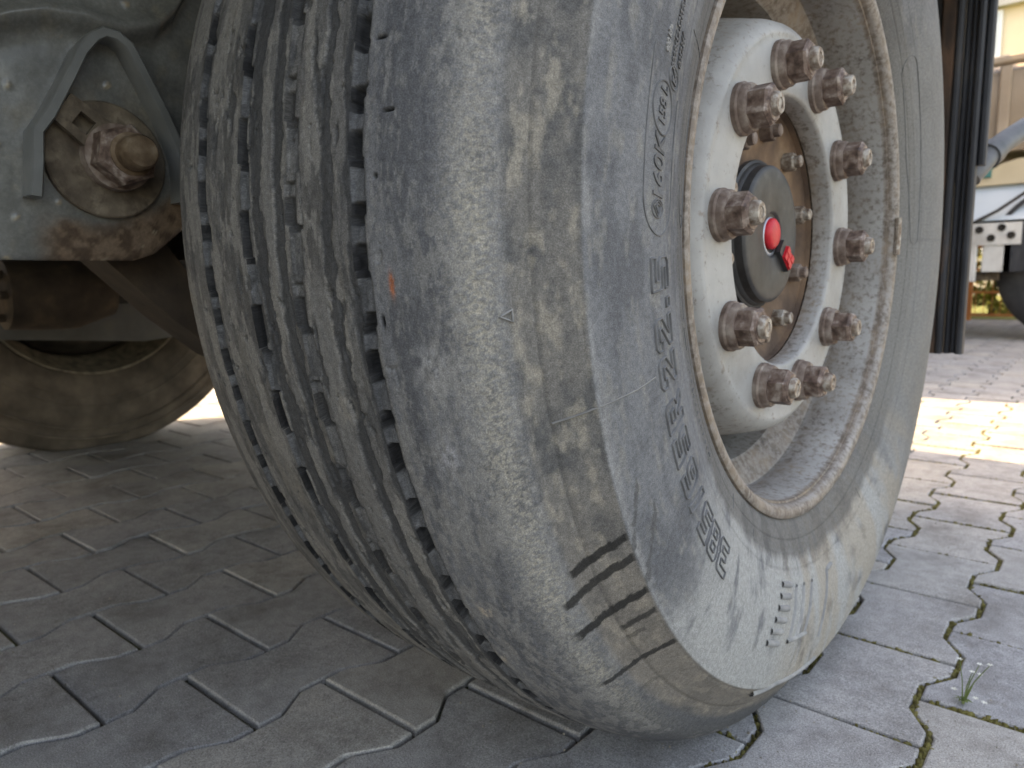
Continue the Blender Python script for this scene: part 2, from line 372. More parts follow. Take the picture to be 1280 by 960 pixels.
# sampling: fine where the tread and sidewall face the camera
th = np.concatenate([np.arange(-180, -96, 1.0), np.arange(-96, -78, .4), np.arange(-78, 17, .0875), np.arange(17, 30, .5), np.arange(30, 180, 1.0)])
sL = np.interp(-.158, _xa[:2000], _sa[:2000]); 
s = np.concatenate([np.linspace(0, sL, 60, endpoint=False), np.arange(sL, np.interp(.150, _xa[1500:3000], _sa[1500:3000]), .0009),])
s = np.concatenate([s, np.arange(s[-1] + .0012, _u[-1], .0014), [_u[-1]]])
X, R = prof_at(s); e = 1e-4; X2, R2 = prof_at(np.minimum(s + e, _u[-1])); X1, R1 = prof_at(np.maximum(s - e, 0))
ln = np.hypot(X2 - X1, R2 - R1); NX, NR = -(R2 - R1) / ln * 1.0, (X2 - X1) / ln
TH = np.radians(th)[None]; TD = th[None] + 0 * s[:, None]
XX = X[:, None] + 0 * TD; RR = R[:, None] + 0 * TD; T = np.radians(TD) * .53; SS = s[:, None] + 0 * TD
outer = SS > s_crown
dep = np.zeros_like(XX)          # depth below the unworn surface
tread = (RR > .517)
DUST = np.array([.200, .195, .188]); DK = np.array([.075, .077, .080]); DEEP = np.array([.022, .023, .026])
nA = fbm(XX * 120, T * 35, 5, 1); nB = fbm(XX * 300, T * 110, 4, 2); nC = fbm(XX * 40, T * 14, 4, 3); nD = fbm(XX * 900, T * 500, 3, 5)
COL = mix(np.ones(XX.shape + (3,)) * DUST, DUST * .72, sst(.42, .62, nA))
COL = mix(COL, DUST * np.array([1.22, 1.18, 1.10]), sst(.55, .72, nC) * .8)
patch = sst(.492, .508, fbm(XX * 75, T * 20, 6, 321)); COL = mix(COL, np.array([.290, .280, .262]), patch * .75); dep -= patch * .00025 * tread
patch2 = sst(.575, .59, fbm(XX * 90 + 9, T * 22, 6, 331)); COL = mix(COL, DK * 1.25, patch2 * .45)
def wig(seed, amp, f=60):      # wandering edge
    return (fbm(T * f, XX * 60 + seed * 7.3, 5, seed) - .5) * 2 * amp
def wigs(seed, amp, f):      # smooth wander
    return (fbm(T * f, 0 * T + seed * 7.3, 2, seed) - .5) * 2 * amp
# worn steps between the grooves: lowered darker strips with torn edges
for (a, b, d0, sd, am) in ((-.034, -.0195, .0010, 11, .006), (-.0085, .0035, .0014, 12, .0055), (.0425, .0535, .0013, 13, .006), (.0640, .0700, .0008, 14, .004)):
    tm = .5 + .9 * sst(.35, .65, fbm(T * 9, 0 * T, 3, sd + 40))
    ea = a + wig(sd, am) ; eb = b + wig(sd + 20, am)
    m = sst(0, .0007, XX - ea) * sst(0, .0007, eb - XX)
    dep += m * d0 * tm; COL = mix(COL, DK * 1.12, m * .85)
# light chalky tops beside groove three
for (a, b, sd) in ((.024, .041, 31), (-.0180, -.0100, 32)):
    m = sst(0, .0015, XX - a - wig(sd, .005)) * sst(0, .0015, b + wig(sd + 3, .005) - XX) * sst(.36, .5, fbm(T * 12, 0 * T, 3, sd + 9))
    dep -= m * .0005; COL = mix(COL, np.array([.235, .232, .225]), m * .75)
# grooves: (x, half width, [pads as (start, end, depth)], deep, jog, phase)
GR = ((-.1025, .0054, ((0.0, .16, .0016), (.34, .66, .0012)), .0090, .0006, .10, .0605),
      (-.0415, .0048, ((0.0, .46, .0012),), .0100, .0014, .45, .0615),
      (.0135, .0052, ((0.0, .52, .0006), (.52, .66, .0020)), .0048, .0018, .75, .0630),
      (.0750, .0048, ((0.0, .33, .0014), (.52, .70, .0016)), .0095, .0007, .30, .0625))
for gi, (xc, hw, pads, deep, jog, ph, per) in enumerate(GR):
    u = ((-T) / per + ph + (fbm(T * 14, 0 * T + gi, 3, 300 + gi) - .5) * .10) % 1.0
    worn = .35 + .65 * sst(-46, -16, TD) if gi in (1, 2, 3) else 1.0
    lat = jog * np.sign(np.sin(2 * PI * u + .4)) * sst(0, .06, np.abs(np.sin(2 * PI * u + .4))) + wigs(50 + gi, .0009, 60) + wigs(60 + gi, .0016, 14)
    xx = XX - xc - lat
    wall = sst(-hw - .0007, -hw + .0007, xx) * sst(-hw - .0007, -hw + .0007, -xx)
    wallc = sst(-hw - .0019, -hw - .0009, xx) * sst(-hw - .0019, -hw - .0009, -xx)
    floor = np.full_like(T, deep)
    padm = np.zeros_like(T)
    for (a, b, dp) in pads:
        jm = sst(a, a + .02, u) * sst(a, a + .025, b - u + a)
        slope = dp + (1 - (u - a) / (b - a)) * .0030 * (1 if gi != 2 else .4) + (xx + hw) / (2 * hw) * .0012
        floor = floor * (1 - jm) + slope * jm; padm = np.maximum(padm, jm)
    lump = (fbm(XX * 200, T * 200, 3, 70 + gi) - .5) * .0004
    dep = np.maximum(dep, wall * np.maximum(floor * worn + lump, .0003))
    COL = mix(COL, DEEP, wallc * (1 - padm) * (.95 if gi != 2 else .7)); COL = mix(COL, np.array([.150, .155, .162]), wallc * padm * (.92 if gi != 2 else .45))  # pads paler, depths darker: sky light and groove shade painted in
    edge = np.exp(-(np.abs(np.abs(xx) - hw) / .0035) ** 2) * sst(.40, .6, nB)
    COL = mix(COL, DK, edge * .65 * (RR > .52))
# torn tread edges lower down
tear = sst(.66, .72, fbm(XX * 85, T * 30, 5, 81)) * (XX > -.10) * (XX < .078) * tread
dep += tear * .0011; COL = mix(COL, DK * 1.1, tear * .7)
# fine rubber scrubbing everywhere on the tread, chips and nicks
dep += (fbm(XX * 260, T * 160, 4, 91) - .5) * .0007 * tread
chip = sst(.74, .80, fbm(XX * 130, T * 95, 4, 95)) * tread * (XX < .09); dep += chip * .0016; COL = mix(COL, DK * .8, chip * .6)
# smooth outer rib
rib = sst(.079, .084, XX) * outer
C1 = mix(np.ones(XX.shape + (3,)) * np.array([.205, .209, .216]), np.array([.140, .144, .153]), sst(.40, .68, fbm(XX * 90, T * 22, 5, 101)))
C1 = mix(C1, np.array([.265, .262, .255]), sst(.52, .72, fbm(XX * 420, T * 130, 4, 103)) * .75)
band = np.exp(-((XX - .122) / .0085) ** 2) * sst(.25, .6, fbm(XX * 60, T * 9, 3, 104)); C1 = mix(C1, np.array([.125, .130, .142]), band * .8)
COL = mix(COL, C1, rib)
# abraded cream shoulder, then grey-brown upper sidewall
sh = np.exp(-((RR - .5035) / .0115) ** 2) * outer
gr1 = fbm(XX * 900 + T * 420, T * 700 - XX * 500, 3, 111)
COL = mix(COL, np.array([.365, .343, .296]), np.clip(sh * (.25 + .75 * sst(.36, .66, gr1)) * (.30 + .9 * fbm(XX * 30, T * 16, 3, 113)), 0, 1))
dep += sh * (gr1 - .5) * .0011
up = sst(.493, .486, RR) * sst(.4535, .455, RR) * outer
C2 = mix(np.ones(XX.shape + (3,)) * np.array([.205, .197, .185]), np.array([.135, .135, .134]), sst(.42, .66, fbm(RR * 70, T * 30, 5, 121)))
C2 = mix(C2, np.array([.33, .305, .262]), sst(.50, .72, fbm(RR * 190, T * 60, 5, 123)) * .8)
C2 = mix(C2, np.array([.265, .235, .200]), sst(-17, -40, TD) * .55)
COL = mix(COL, C2, up)
# sidewall
sw = sst(.4550, .4538, RR) * outer
C3 = mix(np.ones(XX.shape + (3,)) * np.array([.205, .210, .217]), np.array([.150, .154, .162]), sst(.40, .66, fbm(RR * 40, T * 16, 5, 131)))
C3 = mix(C3, np.array([.255, .250, .235]), sst(.54, .74, fbm(RR * 160, T * 42, 5, 133)) * .7)
chalk = sst(-30, -50, TD + 16 * (fbm(RR * 34, T * 20, 4, 135) - .5)) * sst(-150, -112, TD)
drip = fbm(RR * 26, T * 40, 5, 137)
C3 = mix(C3, np.array([.37, .37, .358]), chalk * sst(.30, .56, drip + .12 * sst(.345, .36, RR)))
tan = sst(-66, -80, TD) * sst(-170, -130, TD) * sst(.38, .60, fbm(RR * 14, T * 26, 4, 139)); C3 = mix(C3, np.array([.36, .295, .215]), tan * .42)
bead = sst(.340, .328, RR + .012 * (fbm(RR * 20, T * 40, 4, 141) - .5)); C3 = mix(C3, np.array([.14, .135, .128]), bead * .75)
light = sst(.452, .4505, RR) * 0 + np.exp(-((RR - .4515) / .0042) ** 2) * sst(-60, -40, TD) * sst(.35, .55, fbm(RR * 60, T * 25, 3, 143)); C3 = mix(C3, np.array([.30, .30, .295]), light * .7)
back = sst(120, 150, np.abs(TD)); C3 = mix(C3, np.array([.235, .230, .215]), back * .7)
COL = mix(COL, C3, sw)
for (r0, w, h) in ((.4542, .0010, -.0011), (.4525, .004, -.0004), (.4762, .0007, .0007), (.4335, .0005, .0003), (.3985, .0006, -.0004), (.3450, .0007, .0005), (.3300, .0008, -.0006), (.318, .0007, .0006)):
    k = np.exp(-((RR - r0) / w) ** 2) * outer; dep += k * h
    if h > .0004: COL = mix(COL, COL * .5, k * .6)
dep -= sst(.4548, .4536, RR) * outer * .0009
# dark damp runs from the shoulder to the moulding line
for (t0, r0, t1, r1, w, kf) in ((-28.8, .490, -27.5, .4548, .0046, 1), (-31.3, .4985, -29.8, .4548, .0046, .95), (-34.9, .5005, -34.1, .4548, .0048, 1), (-37.2, .4755, -36.9, .4555, .0040, .85), (-38.7, .4755, -38.6, .4655, .0030, .5), (-42.0, .5055, -42.6, .4550, .0034, .95), (-46.3, .490, -46.6, .478, .003, .3)):
    q = np.clip((r0 - RR) / (r0 - r1), 0, 1); tc = t0 + (t1 - t0) * q
    dd = np.abs(np.radians(TD - tc)) * RR + (fbm(RR * 420, T * 420, 3, 151) - .5) * .0042
    m = sst(w, w * .62, dd) * sst(r0 + .003, r0 - .001, RR + (nB - .5) * .008) * sst(r1 - .0008, r1 + .0004, RR) * outer
    COL = mix(COL, np.array([.042, .041, .039]), m * .95 * kf)
for (t0, t1, r0, r1) in ((-29, -31.5, .4535, .435), (-33.2, -35, .4535, .425)):
    q = np.clip((r0 - RR) / (r0 - r1), 0, 1); tc = t0 + (t1 - t0) * q * .2 + q * 6
    dd = np.abs(np.radians(TD - tc)) * RR + (fbm(RR * 200, T * 200, 3, 155) - .5) * .012
    COL = mix(COL, np.array([.12, .12, .12]), sst(.006, .003, dd) * (RR < .4538) * (RR > r1) * outer * .8)
# pale scuffs, orange paint rub, cuts
for (t0, x0, a, b, c) in ((-10.6, .1144, .009, .012, (.34, .34, .34)), (-16.6, .1119, .006, .012, (.33, .33, .34)), (-30.2, .096, .005, .006, (.42, .37, .31)), (-13.5, .0378, .007, .010, (.30, .285, .26)), (-5.2, .096, .0018, .006, (.42, .16, .085)), (-36.5, .083, .004, .006, (.38, .34, .29)), (-21, .104, .006, .014, (.25, .25, .25))):
    m = np.exp(-((XX - x0) / a) ** 2 - ((TD - t0) * .00925 / b) ** 2) * sst(.36, .60, fbm(XX * 300, T * 150, 4, 161)); COL = mix(COL, np.array(c), np.clip(m * 1.5, 0, .9))
for (t0, x0, a, b, d0) in ((4.9, .0975, .0035, .0009, .004), (1.2, .0885, .0013, .0013, .004), (9.2, .0900, .004, .0012, .0015), (-7.5, .0860, .0012, .004, .002), (11.5, .118, .001, .001, .002)):
    k = np.exp(-((XX - x0) / a) ** 4 - ((TD - t0) * .00925 / b) ** 4) * (RR > .5); dep += k * d0; COL = mix(COL, DEEP * .6, np.clip(k, 0, 1))
low_ = sst(-34, -62, TD) * sst(.482, .492, RR + .02 * (fbm(XX * 60, T * 24, 4, 401) - .5)) * sst(.070, .085, XX) * outer; COL = mix(COL, np.array([.105, .108, .114]), low_ * .8)  # lower shoulder darkened: painted-in shade along with contact-scuffed rubber
scu = sst(.50, .515, fbm(XX * 260, T * 90, 5, 411)) * sst(.60, .5, fbm(XX * 20, T * 9, 3, 413)) * rib * (RR > .505); COL = mix(COL, np.array([.30, .292, .275]), scu * .45)
lw = sst(.40, .5, fbm(XX * 700, T * 300, 3, 171)); COL = COL ** 1.18 * 1.04 * (.92 + .16 * nD)[..., None]
x = XX - NX[:, None] * dep; r = RR - NR[:, None] * dep
y = -r * np.cos(TH); z = H + r * np.sin(TH); z = np.maximum(z, .0006)
nS, nT = XX.shape
V = np.stack([x, y, z], -1).reshape(-1, 3)
ii = np.arange(nS - 1)[:, None] * nT; jj = np.arange(nT)[None]; j2 = (jj + 1) % nT
F = np.stack([ii + jj, ii + j2, ii + nT + j2, ii + nT + jj], -1).reshape(-1, 4)
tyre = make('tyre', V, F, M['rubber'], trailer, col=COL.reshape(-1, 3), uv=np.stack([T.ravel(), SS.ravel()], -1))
tyre['label'] = 'worn grey dusty tyre with torn tread grooves and smooth outer shoulder'

# ---- raised marks on the tyre
def strokes(name, polys, w, h, mat, parent, closed=True, label=None):
    """ridges following paths of (angle deg, radius) on the outer sidewall"""
    vs, fs = [], []
    for pl in polys:
        pl = [tuple(p) for p in pl]; q = []
        m = len(pl); rg = range(m if closed else m - 1)
        for i in rg:
            a, b = pl[i], pl[(i + 1) % m]
            ds = math.hypot(math.radians(b[0] - a[0]) * .4, b[1] - a[1]); k = max(1, int(ds / .0022))
            q += [(a[0] + (b[0] - a[0]) * t / k, a[1] + (b[1] - a[1]) * t / k) for t in range(k)]
        if not closed: q.append(pl[-1])
        A = np.array(q); n = len(A)
        flat = np.stack([np.radians(A[:, 0]) * A[:, 1], A[:, 1]], -1)
        tg = (np.roll(flat, -1, 0) - np.roll(flat, 1, 0)) if closed else np.gradient(flat, axis=0)
        tg /= np.linalg.norm(tg, axis=1)[:, None] + 1e-9; nn = np.stack([-tg[:, 1], tg[:, 0]], -1)
        base_ = len(vs)
        for (o_, l_) in ((-w, -.0006), (-w * .55, h * .85), (0, h), (w * .55, h * .85), (w, -.0006)):
            p2 = flat + nn * o_; Rn = p2[:, 1]; thn = np.degrees(p2[:, 0] / A[:, 1])
            vs += [tuple(v) for v in surf_pt(thn, Rn, l_ + .0009)]
        for k in range(4):
            for i in range(n if closed else n - 1):
                fs.append((base_ + k * n + i, base_ + k * n + (i + 1) % n, base_ + (k + 1) * n + (i + 1) % n, base_ + (k + 1) * n + i))
    o = make(name, np.array(vs), fs, mat, parent, smooth=True, sharp=60)
    if label: o['label'] = label
    return o
GL = {'5': [[(0, 1.3), (1, 1.3), (1, 1.02), (.3, 1.02), (.3, .8), (.85, .8), (1, .65), (1, .15), (.85, 0), (0, 0), (0, .28), (.7, .28), (.7, .52), (0, .52)]],
      '2': [[(0, 0), (1, 0), (1, .28), (.40, .28), (1, .8), (1, 1.15), (.85, 1.3), (.15, 1.3), (0, 1.15), (0, .88), (.3, .88), (.3, 1.02), (.7, 1.02), (.7, .88), (0, .30)]],
      'R': [[(0, 0), (.3, 0), (.3, .45), (.42, .45), (.70, 0), (1.02, 0), (.75, .48), (.88, .5), (1, .63), (1, 1.15), (.85, 1.3), (0, 1.3)], [(.3, .73), (.7, .73), (.7, 1.02), (.3, 1.02)]],
      '6': [[(.15, 0), (.85, 0), (1, .15), (1, .65), (.85, .8), (.3, .8), (.3, 1.02), (.95, 1.02), (.95, 1.3), (.15, 1.3), (0, 1.15), (0, .15)], [(.3, .28), (.7, .28), (.7, .52), (.3, .52)]],
      '8': [[(.15, 0), (.85, 0), (1, .15), (1, .55), (.92, .65), (1, .75), (1, 1.15), (.85, 1.3), (.15, 1.3), (0, 1.15), (0, .75), (.08, .65), (0, .55), (0, .15)], [(.3, .25), (.7, .25), (.7, .53), (.3, .53)], [(.3, .77), (.7, .77), (.7, 1.05), (.3, 1.05)]],
      '3': [[(0, 0), (.85, 0), (1, .15), (1, .55), (.92, .65), (1, .75), (1, 1.15), (.85, 1.3), (0, 1.3), (0, 1.02), (.7, 1.02), (.7, .78), (.25, .78), (.25, .52), (.7, .52), (.7, .28), (0, .28)]],
      '/': [[(.15, 0), (.45, 0), (.85, 1.3), (.55, 1.3)]], '.': [[(.35, 0), (.65, 0), (.65, .3), (.35, .3)]]}
for ch, tc in zip('385/65R22.5', (-44.2, -40.4, -36.8, -33.0, -29.6, -25.2, -21.1, -16.3, -12.4, -9.6, -6.6)):
    cw, R0, hh = .0205, .3640, .0272 / 1.3
    deg = math.degrees(1 / .3775)
    pl = [[(tc + (u - .5) * cw * deg, R0 + v * hh) for (u, v) in poly] for poly in GL[ch]]
    strokes('size_character', pl, .00085, .0014, M['letter'], tyre)
def font_mesh(txt, size, shear=0.0):
    c = bpy.data.curves.new('t', 'FONT'); c.body = txt; c.size = size; c.extrude = .0006; c.bevel_depth = .0002; c.shear = shear; c.resolution_u = 3; c.align_x = 'CENTER'
    o = bpy.data.objects.new('t', c); scene.collection.objects.link(o)
    dg = bpy.context.evaluated_depsgraph_get(); dg.update(); me = o.evaluated_get(dg).to_mesh()
    v = np.array([p.co[:] for p in me.vertices]); f = [tuple(p.vertices) for p in me.polygons]
    o.evaluated_get(dg).to_mesh_clear(); bpy.data.objects.remove(o); bpy.data.curves.remove(c); return v, f
def raised_text(name, txt, tc, R0, size, sx=1.0, shear=0.1, label=None, mat=None):
    v, f = font_mesh(txt, size, shear)
    P = surf_pt(tc + np.degrees(v[:, 0] * sx / (R0 + size * .35)), R0 + v[:, 1], v[:, 2] + .0011)
    o = make(name, P, f, mat or M['letter'], tyre, smooth=False)
    if label: o['label'] = label
    return o
raised_text('load_index_lettering', '160K', 3.1, .3735, .0205, .95, .12)
raised_text('load_index_lettering', '158 L', 8.9, .3755, .0140, .80, .12)
raised_text('approval_lettering', 'E4', 12.4, .3625, .0105, .8, .1)
raised_text('approval_lettering', '0008652 S2WR3', 16.6, .3685, .0085, .82, .25)
raised_text('approval_lettering', '0052344', 15.7, .3575, .0085, .75, .25)
raised_text('pressure_lettering', '900 kPa', 15.0, .3815, .0058, .95, .1, mat=M['line'])
_q = random.Random(3)
MARKS = [(-19.0 - k * 1.25 + _q.uniform(-.1, .1), _q.uniform(.0030, .0062), _q.uniform(-.25, .25)) for k in range(13)]   # worn, unreadable
def arc(tc, rc, at, ar, a0=0, a1=360, n=28): return [(tc + at * math.cos(math.radians(a0 + (a1 - a0) * k / n)), rc + ar * math.sin(math.radians(a0 + (a1 - a0) * k / n))) for k in range(n + (a1 - a0 != 360))]
strokes('index_frame', [[(13.5, .3985), (0.6, .3995)] + arc(.6, .377, 3.6, .0225, 90, 270, 18) + [(.6, .3545), (11.0, .3535)]], .0007, .0007, M['letter'], tyre, closed=False)
strokes('index_ring', [arc(8.75, .3785, 2.45, .0150)], .0008, .0009, M['letter'], tyre)
strokes('approval_ring', [arc(12.4, .3665, 1.05, .0088)], .0007, .0009, M['letter'], tyre)
strokes('diamond_mark', [[(-1.3, .380), (-.2, .387), (.2, .380), (-.2, .373)], [(-.9, .380), (-.3, .3835), (-.1, .380), (-.3, .3765)], arc(-.5, .380, .85, .0085)], .0006, .0009, M['letter'], tyre)
strokes('mould_seam', [[(-15.8, .476), (-15.7, .466), (-15.5, .4565), (-15.6, .440), (-15.8, .420), (-15.9, .3965)]], .0006, .0007, M['seam'], tyre, closed=False)
strokes('wear_triangle', [[(-7.7, .4945), (-7.35, .4880), (-8.15, .4880)]], .0006, .0007, M['line'], tyre)
for _t in ([(20.5, .3400), (21.2, .3060)], [(-.5, .318), (-.45, .301)], [(-47, .326), (-47.3, .312)], [(-57, .331), (-57, .322)], [(-113, .340), (-113, .326)]):
    strokes('bead_tick', [_t], .0006, .0005, M['letter'], tyre, closed=False)
strokes('bead_frame', [arc(3, .3185, 5, .009, 90, 270, 14) + [(14, .3095)], [(-6, .3275), (-9.5, .3275)], [(-10.5, .329), (-13.5, .329), (-13.5, .3235), (-10.5, .3235)], [(-14.5, .326), (-17.5, .326)]], .0006, .0006, M['letter'], tyre, closed=False)
for (_t, _h, _sl) in MARKS: strokes('bead_mark', [[(_t - .30, .3240), (_t - .30 + _sl, .3240 + _h), (_t + .30, .3240 + _h * .9)]], .0006, .0006, M['letter'], tyre, closed=False)
lad = [[(-70.6 + .9 * k - 2.2, .3585 + .0107 * k), (-70.6 + .9 * k + 2.0, .3585 + .0107 * k)] for k in range(6)]
for _l in lad: strokes('brand_bar', [_l], .0034, .0022, M['line'], tyre, closed=False)
strokes('brand_lettering', [[(-74.8, .3600), (-72.2, .4085)], [(-78.2, .3600), (-75.4, .4060)], [(-82.0, .360), (-78.4, .4045)], [(-71.6, .4105), (-79.0, .4085)], [(-92, .3580), (-89.5, .3600), (-86.8, .395), (-84.8, .421)], [(-66.4, .4600), (-72, .4520), (-86, .4500)]], .0026, .0022, M['line'], tyre, closed=False)
strokes('builder_frame', [[(141, .3470), (161, .3425), (178, .3400)] + arc(178, .331, 2.6, .009, 90, -90, 12) + [(178, .322), (160, .3120), (144, .3150)] + arc(141, .331, 3.0, .016, 270, 90, 10)], .0007, .0006, M['letter'], tyre, closed=False)

# ---- rim, disc, nuts, hub
def rim_mat():
    m, N, L, P = new_mat('chipped_white_rim_paint')
    a = N.new('ShaderNodeAttribute'); a.attribute_name = 'tone'; v = coords(N, L)
    c = ramp(N, L, noise(N, L, v, 9, 7, .65), [(0.3, (.25, .243, .228)), (0.5, (.355, .350, .337)), (0.7, (.44, .435, .418))])
    c = mixc(N, L, c, (.25, .205, .17), ramp(N, L, a.outputs['Fac'], [(.29, (0, 0, 0)), (.46, (.72, .72, .72))]))
    n1 = noise(N, L, v, 150, 8, 0.72); n2 = noise(N, L, v, 22, 7, 0.65)
    s = N.new('ShaderNodeMath'); s.operation = 'ADD'; L.new(n1, s.inputs[0])
    s2 = N.new('ShaderNodeMath'); s2.operation = 'MULTIPLY'; L.new(a.outputs['Fac'], s2.inputs[0]); s2.inputs[1].default_value = .46; L.new(s2.outputs[0], s.inputs[1])
    rust = ramp(N, L, n2, [(0.3, (.050, .038, .030)), (0.5, (.14, .105, .078)), (0.64, (.24, .18, .125)), (.78, (.33, .27, .21))])
    c = mixc(N, L, c, rust, ramp(N, L, s.outputs[0], [(.64, (0, 0, 0)), (.80, (.85, .85, .85))]))
    c = mixc(N, L, c, (.24, .15, .07), ramp(N, L, noise(N, L, v, 33, 5, .6), [(.66, (0, 0, 0)), (.76, (.7, .7, .7))]))
    L.new(c, P.inputs['Base Color']); P.inputs['Roughness'].default_value = 0.55; P.inputs['Specular IOR Level'].default_value = 0.4
    bump(N, L, P, s.outputs[0], 0.35, 0.0012)
    return m
M['rim'] = rim_mat()
RIM = [(.120, .2890, .6), (.140, .2935, .6), (.1480, .2972, .60), (.1515, .2986, .58), (.1538, .2980, .56), (.1548, .2955, .54), (.1545, .2915, .50), (.1528, .2875, .42), (.1490, .2848, .40), (.1440, .2842, .58), (.1435, .2820, .60), (.1380, .2810, .30), (.1150, .2795, .34), (.0940, .2790, .40), (.0900, .2800, .34), (.0870, .2795, .40), (.0850, .2760, .55), (.0760, .2640, .46), (.0690, .2565, .50), (.0650, .2535, .36), (.0400, .2515, .30), (-.0600, .2500, .50), (-.0800, .2620, .6), (-.1000, .2720, .6), (-.1450, .2860, .7), (-.1720, .2900, .7), (-.1790, .2960, .8), (-.1760, .2985, .8), (-.1690, .2960, .8), (-.165, .292, .8)]
v_, f_, c_ = lathe([(a, b) for a, b, c in RIM], 200, tones=[c for a, b, c in RIM], flip=True)
rim = make('wheel_rim', v_, f_, M['rim'], trailer, col=c_, sharp=32); rim['label'] = 'dirty white steel wheel rim with chipped rusty lip'
DISC = [(.096, .1390, .45), (.1150, .1390, .26), (.1180, .1403, .2), (.1192, .1425, .15), (.1190, .1520, .16), (.1190, .1700, .10), (.1190, .1900, .12), (.1184, .1960, .2), (.1192, .1975, .25), (.1175, .2020, .16), (.1120, .2090, .18), (.1020, .2138, .26), (.0800, .2195, .32), (.0450, .2275, .42), (.0050, .2380, .5), (-.0150, .2460, .6), (-.030, .2520, .6), (-.030, .240, .6), (.020, .218, .6), (.085, .205, .6), (.104, .190, .6), (.106, .142, .6)]
v_, f_, c_ = lathe([(a, b) for a, b, c in DISC], 160, tones=[c for a, b, c in DISC], flip=True, closed=False)
make('wheel_disc', v_, f_, M['rim'], rim, col=c_)
# balance weight clipped to the far side of the lip
w_ = []
for k in range(7):
    a = math.radians(183.5 - k * 1.6); w_.append((.1555, -.2885 * math.cos(a), H + .2885 * math.sin(a)))
MB().tube(w_, .0042, 8).build('balance_weight', M['stud'], rim, True)
NR_ = .1675; a0 = -.2762 + math.radians(1.0)
def hexa(b, x0, x1, cy, cz, R, rot, ch=.0022):
    vs = []
    for (x_, rr_) in ((x0, R), (x1 - ch, R), (x1, R * .88)):
        vs += [(x_, cy + rr_ * math.cos(rot + k * PI / 3), cz + rr_ * math.sin(rot + k * PI / 3)) for k in range(6)]
    fs = [(l * 6 + k, l * 6 + (k + 1) % 6, (l + 1) * 6 + (k + 1) % 6, (l + 1) * 6 + k) for l in range(2) for k in range(6)] + [tuple(range(12, 18))]
    b.add(vs, fs)
for k in range(10):
    a = a0 + k * 2 * PI / 10; cy = NR_ * math.sin(a); cz = H + NR_ * math.cos(a)
    rot = rnd.uniform(0, 1.05); j = rnd.uniform(-.001, .001)
    b = MB(); hexa(b, .1295, .1500 + j, cy, cz, .0192, rot)
    v_, f_, _ = lathe([(.1500 + j, .0150), (.1512 + j, .0140), (.1512 + j, .0105)], 20, (0, cy, cz), flip=True); b.add(v_.tolist(), f_.tolist())
    nut = b.build('wheel_nut', M['nut'], trailer)
    v_, f_, _ = lathe([(.1188, .0235), (.1235, .0238), (.1248, .0228), (.1252, .0222), (.1300, .0218), (.1320, .0205), (.1322, .0150)], 32, (0, cy, cz), flip=True)
    make('washer', v_, f_, M['washer'], nut, sharp=40)
    ex = .1575 + rnd.uniform(-.002, .003)
    v_, f_, _ = lathe([(.1490, .0110), (ex - .002, .0104), (ex, .0088), (ex, .0050), (ex - .0010, .0046), (ex - .0010, .00001)], 20, (0, cy, cz), flip=True)
    make('stud', v_, f_, M['stud'], nut, sharp=40)
v_, f_, _ = lathe([(.094, .1395), (.088, .138), (.0865, .128), (.0840, .122), (.0835, .098), (.0800, .092), (.078, .060), (.078, .0001)], 96, flip=True)
hub = make('hub', v_, f_, M['hubplate'], trailer, sharp=40)
for k in range(10):
    a = .06 + k * 2 * PI / 10; cy = .110 * math.sin(a); cz = H + .110 * math.cos(a)
    b = MB(); hexa(b, .0830, .0970, cy, cz, .0105, rnd.uniform(0, 1), .0015)
    v_, f_, _ = lathe([(.0965, .0068), (.1030, .0066), (.1040, .0052), (.1040, .0001)], 14, (0, cy, cz), flip=True); b.add(v_.tolist(), f_.tolist())
    b.build('hub_bolt', M['stud'] if k % 3 else M['washer'], hub)
v_, f_, _ = lathe([(.078, .0800), (.0845, .0800), (.0855, .0785), (.0860, .0770), (.0880, .0762), (.0900, .0745), (.0905, .0738), (.0925, .0735), (.0985, .0728), (.1005, .0708), (.1012, .0680), (.1014, .0640), (.1014, .0260), (.1006, .0240), (.0985, .0225), (.0975, .0190), (.0975, .0001)], 72, flip=True)
cap = make('hub_cap', v_, f_, M['cap'], trailer, sharp=35); cap['label'] = 'black round hub cap with red centre button'
v_, f_, _ = lathe([(.0972, .0165), (.1000, .0168), (.1030, .0160), (.1048, .0135), (.1058, .0085), (.1060, .0001)], 32, (0, 0, H + .001), flip=True)
make('red_button', v_, f_, M['red'], cap)
v_, f_, _ = lathe([(.0978, .0205), (.0990, .0208), (.0992, .0175)], 32, (0, 0, H - .002), flip=True)
make('button_seat', v_, f_, noisy('pale_metal', [(.3, (.38, .42, .48)), (.7, (.58, .62, .68))], 40, .35, 3, .5), cap)
b = MB(); dv = Vector((0, .78, -.62)).normalized(); pv = Vector((0, .62, .78)).normalized()
def obox(b, c, hx, hd, hp):
    c = Vector(c); vs = [c + Vector((1, 0, 0)) * i * hx + dv * j * hd + pv * k * hp for i in (-1, 1) for j in (-1, 1) for k in (-1, 1)]
    b.add(vs, [(0, 1, 3, 2), (4, 6, 7, 5), (0, 4, 5, 1), (2, 3, 7, 6), (0, 2, 6, 4), (1, 5, 7, 3)])
cc = Vector((.1035, 0, H)) + dv * .036; obox(b, cc, .0028, .017, .0085)
b.build('tag_arm', M['cap'], cap)
b = MB()
for k in range(3):
    for l in range(2): obox(b, Vector((.1070, 0, H)) + dv * (.032 + k * .0075) + pv * (l * .0080 - .0040), .0022 + .0006 * ((k + l) % 2), .0034, .0037 - .0006 * (k % 2))
obox(b, Vector((.1058, 0, H)) + dv * .0395, .0012, .0115, .0082)
b.build('red_tag', M['red'], cap)

